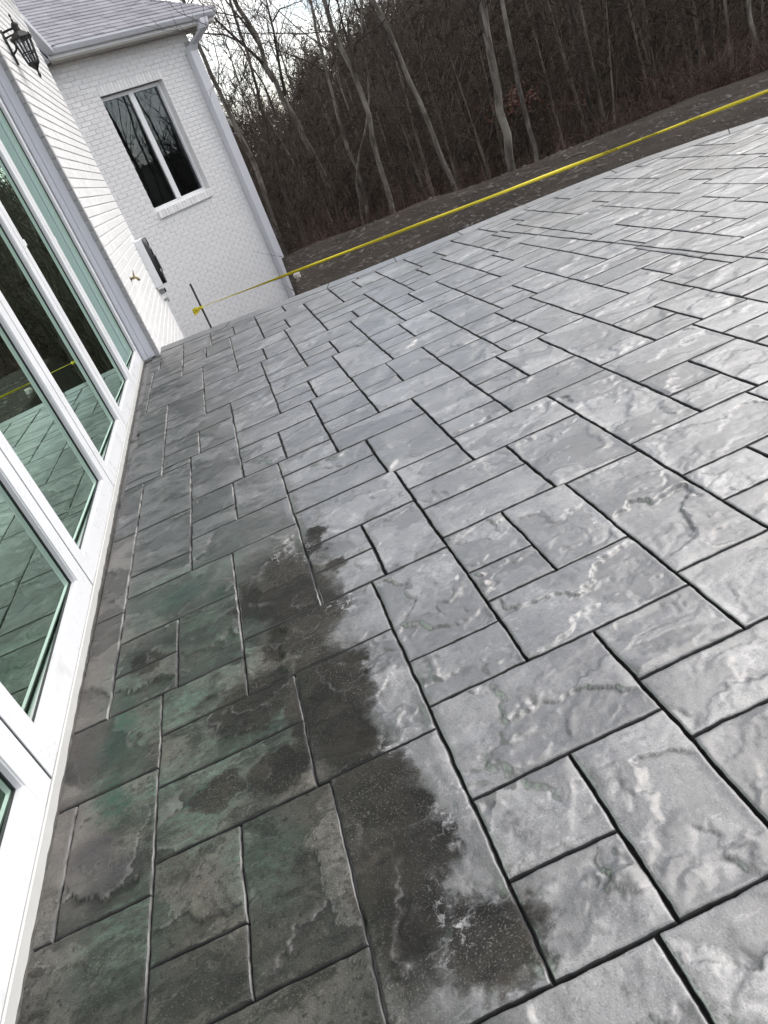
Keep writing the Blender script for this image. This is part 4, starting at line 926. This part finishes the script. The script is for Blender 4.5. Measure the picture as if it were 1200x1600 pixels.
# ------------------------------------------------------------------ scraps lying on the bare earth
for k, (px, py, sx_, lab) in enumerate(((461, 421, .05, 'pale broken slab lying on the earth beside the downspout'),)):
    if not sx_: continue
    d = ray(px, py); t = (-.06 - S) / d.z; p = d * t + Vector((0, 0, S)); p.z = float(ground_z(p.x, p.y)) + .03
    ch = MB(); vs = []
    for zz, f_ in ((-.03, 1.0), (.01, 1.05), (.03, .8)):
        for a in range(7): an = a * 2 * math.pi / 7; rr = sx_ * f_ * (.6 + .4 * random.random()); vs.append((p.x + rr * math.cos(an), p.y + rr * .7 * math.sin(an), p.z + zz))
    fs = [(l * 7 + i_, l * 7 + (i_ + 1) % 7, l * 7 + 7 + (i_ + 1) % 7, l * 7 + 7 + i_) for l in range(2) for i_ in range(7)] + [tuple(range(14, 21))]
    o = ch.add(vs, fs).build('broken_slab' if k == 0 else 'earth_clod', M['chip'] if k == 0 else M['ground']); tag(o, lab, 'rubble')
V = []; F = []
rg = random.Random(5)
for i_ in range(2200):                                           # twigs, stones and clods
    az = R(rg.uniform(1, 45)); r_ = S * rg.uniform(5.75, 9.0); x, y = r_ * math.sin(az), r_ * math.cos(az)
    z = float(ground_z(x, y)); s_ = rg.uniform(.006, .034) * rg.random() ** .5; k = len(V); a = rg.uniform(0, 6.28); l = s_ * rg.choice([1, 1, 1.5, 4])
    c_, s2 = math.cos(a), math.sin(a); hgt = s_ * .7
    for dx, dy, dz in ((-l, -s_, 0), (l, -s_ * .8, 0), (l * .9, s_, 0), (-l, s_ * .7, 0), (0, 0, hgt)): V.append((x + dx * c_ - dy * s2, y + dx * s2 + dy * c_, z + dz))
    F += [(k, k + 1, k + 4), (k + 1, k + 2, k + 4), (k + 2, k + 3, k + 4), (k + 3, k, k + 4)]
me = bpy.data.meshes.new('gravel'); me.from_pydata(V, [], F); me.update(); o = link('gravel', me, mat_plain('earth_bits', (.044, .036, .030), .9, .5, 6, 0)); tag(o, 'small stones and twigs scattered over the bare earth', kind='stuff')

# ------------------------------------------------------------------ trees
class Twigs:
    """tapered 3-sided spikes and limbs gathered in numpy"""
    def __init__(s): s.V = []; s.F3 = []; s.F4 = []; s.n = 0
    def limb(s, pts, r0, r1, n=5):
        pts = np.asarray(pts, float); m_ = len(pts); d = np.gradient(pts, axis=0); d /= np.linalg.norm(d, axis=1)[:, None] + 1e-9
        a = np.cross(d, [0.31, .17, .93]); a /= np.linalg.norm(a, axis=1)[:, None] + 1e-9; b = np.cross(d, a)
        rr = np.linspace(r0, r1, m_)[:, None] if np.isscalar(r0) else np.asarray(r0)[:, None]
        ring = []
        for j in range(n):
            an = 2 * math.pi * j / n; ring.append(pts + (a * math.cos(an) + b * math.sin(an)) * rr)
        V = np.stack(ring, 1).reshape(-1, 3); I = np.arange(m_ * n).reshape(m_, n) + s.n
        J = np.roll(I, -1, 1); F = np.stack([I[:-1], J[:-1], J[1:], I[1:]], -1).reshape(-1, 4)
        s.V.append(V); s.F4.append(F); s.n += len(V)
    def spikes(s, A, B, r):
        """many straight twigs A->B (arrays), base radius r"""
        A = np.asarray(A); B = np.asarray(B); r = np.broadcast_to(np.asarray(r, float).reshape(-1, 1) if np.ndim(r) else np.full((len(A), 1), r), (len(A), 1)); d = B - A; d = d / (np.linalg.norm(d, axis=1)[:, None] + 1e-9)
        a = np.cross(d, np.array([.27, .41, .87])); a /= np.linalg.norm(a, axis=1)[:, None] + 1e-9; b = np.cross(d, a)
        V = np.stack([A + a * r, A + (-.5 * a + .866 * b) * r, A + (-.5 * a - .866 * b) * r, B], 1).reshape(-1, 3); k = np.arange(len(A)) * 4 + s.n
        s.V.append(V); s.F3 += [np.stack([k, k + 1, k + 3], -1), np.stack([k + 1, k + 2, k + 3], -1), np.stack([k + 2, k, k + 3], -1)]; s.n += len(V)
    def mesh(s, name):
        return np_mesh(name, np.concatenate(s.V), np.concatenate(s.F4) if s.F4 else None, np.concatenate(s.F3) if s.F3 else None)
def wander(p, d, l, rg, n=6, bend=.18, up=.10):
    pts = [np.array(p, float)]; d = np.array(d, float); d /= np.linalg.norm(d)
    for i in range(n):
        d = d + rg.normal(0, bend, 3) + np.array([0, 0, up]); d /= np.linalg.norm(d); pts.append(pts[-1] + d * l / n)
    return np.array(pts)
def grow(tw, path, r0, rg, lvl, dens=1.0, tmin=.25):
    """side branches along a path"""
    L_ = np.linalg.norm(np.diff(path, axis=0), axis=1).sum(); nb = max(2, int(dens * (5 + L_ * (1.1 if lvl == 0 else 1.9))))
    A = []; B = []; Rr = []
    for _ in range(nb):
        t = tmin + (1 - tmin) * rg.random() ** .8; k = t * (len(path) - 1); i = min(int(k), len(path) - 2); p = path[i] + (path[i + 1] - path[i]) * (k - i); d = path[i + 1] - path[i]; d /= np.linalg.norm(d) + 1e-9
        sd_ = rg.normal(0, 1, 3); sd_ -= d * sd_.dot(d); sd_ /= np.linalg.norm(sd_); dd = d * rg.uniform(.35, .9) + sd_ * .8
        l = L_ * (.42 if lvl == 0 else .45) * (1.15 - t) * rg.uniform(.6, 1.25) + .25; rb = max(.004, r0 * (1 - t * .85) * rg.uniform(.28, .5))
        q = wander(p, dd, l, rg, 6 if lvl == 0 else 4)
        if lvl < 2:
            tw.limb(q, rb, max(.003, rb * .2), 4 if lvl == 0 else 3); grow(tw, q, rb, rg, lvl + 1, dens, .15)
        else:
            A.append(p); B.append(q[-1]); Rr.append(max(.0035, rb))
    if A: tw.spikes(np.array(A), np.array(B), np.array(Rr))
TREES = []
def tree(px_path, D, wpx, label, seed, limbs=(), height=12.5, mat='bark1', crown=1.0, group='bare trees at the edge of the woods'):
    rg = np.random.default_rng(seed); pts = [np.array(at_range(x, y, D)) for x, y in px_path]
    base = pts[0].copy(); gz = float(ground_z(base[0], base[1])); lean = (pts[0] - pts[1]); lean /= abs(lean[2]) + 1e-6
    foot = base + np.array([lean[0], lean[1], -1]) * max(0, base[2] - gz + .3) if base[2] > gz else base; foot = np.array([base[0], base[1], min(gz - .2, base[2] - .1)])
    top = pts[-1]; dirn = pts[-1] - pts[-2]; dirn /= np.linalg.norm(dirn)
    rest = foot[2] + height - top[2]; ext = wander(top, dirn + np.array([0, 0, .4]), max(rest, 1.0), rg, 8, .10, .12)[1:]
    path = np.array([foot] + pts + list(ext)); r0 = wpx * D / 1190 / 2
    seg = np.concatenate([[0], np.cumsum(np.linalg.norm(np.diff(path, axis=0), axis=1))]); tt = seg / seg[-1]
    # resample smoothly with small wobble
    T = np.linspace(0, 1, 34); P = np.stack([np.interp(T, tt, path[:, i]) for i in range(3)], -1); P[1:-1] += rg.normal(0, .018, (32, 3)) * np.array([1, 1, 0])
    rr = r0 * (1.0 - T) ** .75 * np.where(T < .05, 1 + (.05 - T) * 7, 1) + .006
    root = bpy.data.objects.new('bare_tree', None); COL.objects.link(root); root.location = (float(foot[0]), float(foot[1]), float(foot[2])); tag(root, label, 'tree', group)
    mv = Matrix.Translation(-root.location)
    tk = Twigs(); tk.limb(P, rr, 0, 9); me = tk.mesh('trunk'); me.transform(mv); link('trunk', me, M[mat], root)
    cr = Twigs()
    for lb in limbs:
        q = np.array([np.array(at_range(x, y, D)) for x, y, *_ in lb[0]]); ts = np.linspace(0, 1, 14); sg = np.linspace(0, 1, len(q)); q2 = np.stack([np.interp(ts, sg, q[:, i]) for i in range(3)], -1)
        ex = wander(q2[-1], q2[-1] - q2[-3], lb[2], rg, 6, .14, .06)[1:]; q2 = np.concatenate([q2, ex]); r_ = lb[1] * D / 1190 / 2
        cr.limb(q2, r_, .008, 6); grow(cr, q2, r_, rg, 1, crown * 1.1, .12)
    hi = P[int(34 * .30):]
    grow(cr, hi, r0 * .62, rg, 0, crown, .05)
    me = cr.mesh('crown'); me.transform(mv); link('crown', me, M['twig'], root)
    TREES.append((base[0], base[1]))
tree([(447, 405), (405, 277), (370, 200), (328, 112)], 22, 8.5, 'bare tree rising just right of the white wing', 21, height=13)
tree([(501, 384), (471, 275), (455, 235), (425, 160)], 22.5, 3.6, 'thin sapling between two larger trunks near the wing', 22, height=9, mat='bark2', crown=.6)
tree([(543, 370), (515, 298), (480, 223), (458, 180), (440, 150), (418, 108), (400, 55), (368, 2)], 23, 10, 'large forked tree spreading dark limbs against the sky beside the roof', 23, height=12.5,
     limbs=[([(428, 128), (405, 92), (375, 66), (345, 38), (330, 24)], 5.2, 1.2), ([(446, 150), (436, 100), (428, 50), (416, 0)], 5.0, 2.5), ([(408, 75), (385, 40), (352, 0)], 4, 1.5), ([(372, 64), (350, 54), (312, 52)], 3, .6), ([(426, 34), (437, 14), (450, 10)], 2.4, .6)])
tree([(577, 358), (564, 279), (543, 235), (536, 200), (512, 117), (498, 63), (488, 17)], 21, 5.5, 'slim pale tree left of the twin stemmed tree', 24, height=12.5, limbs=[([(511, 114), (485, 98), (462, 88)], 2.6, .8), ([(517, 130), (519, 100), (530, 75)], 2.4, .8)])
tree([(568, 352), (556, 285), (562, 240), (572, 205)], 20, 4.0, 'short crooked grey tree standing among the slim trunks', 25, height=9, crown=.5)
tree([(616, 344), (601, 284), (578, 200), (553, 108), (532, 75), (505, 0)], 15.5, 8, 'twin stemmed grey tree reaching past the ridge into the sky', 26, height=12.5, limbs=[([(556, 112), (548, 78), (537, 45), (527, 0)], 5, 2.5), ([(550, 90), (556, 66), (575, 52)], 3, 1.0)])
tree([(714, 304), (694, 260), (662, 173), (640, 130), (632, 108), (600, 33), (583, 5)], 16, 7, 'leaning pale trunk with a broken fork in the middle of the woods', 27, height=12.5, limbs=[([(631, 106), (622, 95), (612, 72)], 4, .4), ([(657, 165), (635, 168)], 2.4, .6)])
tree([(708, 300), (690, 255), (676, 215)], 16.4, 3.4, 'thin pole trunk leaning beside the pale broken tree', 28, height=8, mat='bark2', crown=.5)
tree([(801, 270), (797, 245), (779, 141), (761, 54), (757, 10)], 14.5, 12.5, 'thickest grey trunk forking at the top of the picture', 29, height=12.5, limbs=[([(763, 62), (750, 28), (737, 0)], 8, 2.5), ([(760, 75), (745, 60), (728, 45), (720, 12)], 3.6, 1.2)])
tree([(841, 262), (818, 162), (798, 76), (784, 8)], 17, 6.5, 'mottled trunk with rusty leaves to the right of the thickest trunk', 30, height=12.5)
tree([(933, 228), (922, 170), (912, 120), (898, 40)], 18, 6, 'faint grey trunk above the lettered stretch of tape', 31, height=13, mat='bark2')
tree([(1178, 140), (1177, 90), (1175, 40), (1172, 4)], 17, 5.5, 'slender tree by the rusty bush at the right end', 32, height=12.5)
tree([(1026, 190), (1018, 140), (1008, 70)], 20, 4, 'dark trunk midway between the tape lettering and the slender tree', 33, height=13, mat='bark2')
tree([(885, 245), (868, 180), (850, 100)], 21, 3.5, 'narrow dark trunk between the mottled trunk and the faint grey one', 34, height=13, mat='bark2')
tree([(1095, 165), (1088, 110), (1078, 30)], 22, 4.5, 'dark straight trunk left of the slender tree', 35, height=12.5, mat='bark2')
tree([(660, 325), (640, 250), (618, 165)], 21, 4, 'dark trunk behind the twin stemmed tree', 36, height=12.5, mat='bark2')
tree([(760, 285), (742, 210), (720, 130)], 22, 4, 'dark trunk just left of the thickest trunk', 37, height=12.5, mat='bark2')
tree([(480, 395), (455, 325), (432, 262)], 20, 5, 'dark trunk behind the thin sapling near the wing', 38, height=12.5, mat='bark2')
tree([(975, 212), (965, 150), (950, 60)], 24, 4, 'dark trunk to the right of the faint grey trunk', 39, height=12.5, mat='bark2')

# woods as one mass, hill beyond
rg = np.random.default_rng(99); fw = Twigs(); fk = Twigs()
def wood(nt, rlo, rhi, azlo, azhi, hlo, hhi, ntw, tr, cap=True, fine=1.0):
    az = np.radians(rg.uniform(azlo, azhi, nt)); rr = np.sqrt(rg.uniform(rlo ** 2, rhi ** 2, nt)); x = rr * np.sin(az); y = rr * np.cos(az); z = ground_z(x, y); h = rg.uniform(hlo, hhi, nt)
    if cap: h = np.clip(np.minimum(h, (S + rr * np.tan(np.radians(np.interp(np.degrees(az), [-15, 6, 11, 15, 19, 24, 60], [2.4, 3.2, 5.0, 6.2, 7.6, 8, 8]) * rg.uniform(.6, 1.05, nt)))) - z), 1.2, 13)
    base = np.stack([x, y, z - .3], -1); top = base + np.stack([rg.normal(0, .05, nt) * h, rg.normal(0, .05, nt) * h, h], -1)
    fk.spikes(base, top, rg.uniform(.5, 1.5, nt) * tr)
    t = rg.uniform(.15, .98, (nt, ntw)) ** .8; A = base[:, None] + (top - base)[:, None] * t[..., None]
    d = rg.normal(0, 1, (nt, ntw, 3)); d[..., 2] = np.abs(d[..., 2]) * .9 + .35; d /= np.linalg.norm(d, axis=-1)[..., None]
    l = (h[:, None] * .26) * (1.2 - t) * rg.uniform(.4, 1.2, (nt, ntw)) + .4; B = A + d * l[..., None]
    fw.spikes(A.reshape(-1, 3), B.reshape(-1, 3), fine * (.005 + .00042 * np.repeat(rr, ntw)))
    k = rg.integers(0, nt * ntw, nt * ntw * 3); A2 = (A + (B - A) * rg.uniform(.3, .8, (nt, ntw, 1))).reshape(-1, 3)[k]; d2 = d.reshape(-1, 3)[k] + rg.normal(0, .6, (len(k), 3)); B2 = A2 + d2 * (l.reshape(-1)[k] * .5)[:, None]
    fw.spikes(A2, B2, fine * (.0028 + .00028 * np.repeat(rr, ntw))[k])
wood(60, 20, 30, 3, 14, 2.5, 5, 26, .03)
wood(170, 16.5, 30, 14, 50, 4, 11, 34, .06)
wood(46, 24, 44, -3, 13, 6, 10.5, 46, .07, False, .8)
wood(110, 28, 60, -9, 11, 4, 8, 30, .07)
wood(420, 30, 60, 10, 56, 6, 12, 34, .12)
wood(260, 55, 125, -14, 11, 4, 8, 28, .14)
wood(620, 55, 125, 11, 62, 7, 12, 28, .20)
o = link('woodland', fw.mesh('woodland'), M['farwood']); tag(o, 'dense dark leafless woods covering the hillside', kind='stuff')
tk_ = link('trunks', fk.mesh('trunks'), M['midbark'], o); tk_['kind'] = 'stuff'
# reddish brush along the top of the bank
ub = Twigs(); n_ = 9000; az = np.radians(rg.uniform(6.5, 48, n_)); rr = rg.uniform(11.2, 16.5, n_); x = rr * np.sin(az); y = rr * np.cos(az); A = np.stack([x, y, ground_z(x, y) - .05], -1)
d = rg.normal(0, .45, (n_, 3)); d[:, 2] = 1; l = rg.uniform(.2, .95, n_) * (.6 + .4 * sstep(10.9, 12.5, rr)); B = A + d * l[:, None]; ub.spikes(A, B, .007)
k = rg.integers(0, n_, n_ * 2); A2 = A[k] + (B[k] - A[k]) * rg.uniform(.3, .9, (len(k), 1)); ub.spikes(A2, A2 + rg.normal(0, .28, (len(k), 3)) + [0, 0, .1], .005)
o = link('undergrowth', ub.mesh('undergrowth'), M['brush']); tag(o, 'reddish brown leafless brush under the trees', kind='stuff')
def bush(px, py, D, size, label, n_=420):
    c_ = np.array(at_range(px, py, D)); root = bpy.data.objects.new('leafy_bush', None); COL.objects.link(root); gz = float(ground_z(c_[0], c_[1])); root.location = (c_[0], c_[1], gz); tag(root, label, 'bush', 'bushes still holding rusty leaves')
    st_ = Twigs(); m_ = 16; A = np.tile([0, 0, 0.], (m_, 1)); B = rg.normal(0, size * .5, (m_, 3)); B[:, 2] = c_[2] - gz + rg.normal(0, size * .4, m_); st_.spikes(A, B, .012); link('stems', st_.mesh('stems'), M['twig'], root)
    P = rg.normal(0, 1, (n_, 3)) * [size, size * .7, size * .42] + [0, 0, c_[2] - gz]; V = []; F = []
    for i, p in enumerate(P):
        u = rg.normal(0, 1, 3); u /= np.linalg.norm(u); v = np.cross(u, rg.normal(0, 1, 3)); v /= np.linalg.norm(v); s_ = rg.uniform(.03, .07); k = len(V); V += [tuple(p - u * s_), tuple(p + v * s_ * .5), tuple(p + u * s_), tuple(p - v * s_ * .5)]; F.append((k, k + 1, k + 2, k + 3))
    me = bpy.data.meshes.new('leaves'); me.from_pydata(V, [], F); me.update(); link('leaves', me, M['rust'], root)
bush(808, 158, 18, .32, 'rust red leaves on a bush beside the mottled trunk', 260)
bush(893, 160, 19, .25, 'small rusty bush right of the mottled trunk in the dark woods', 130)
bush(1192, 128, 15, .35, 'rust brown leafy bush at the end of the tape', 380)
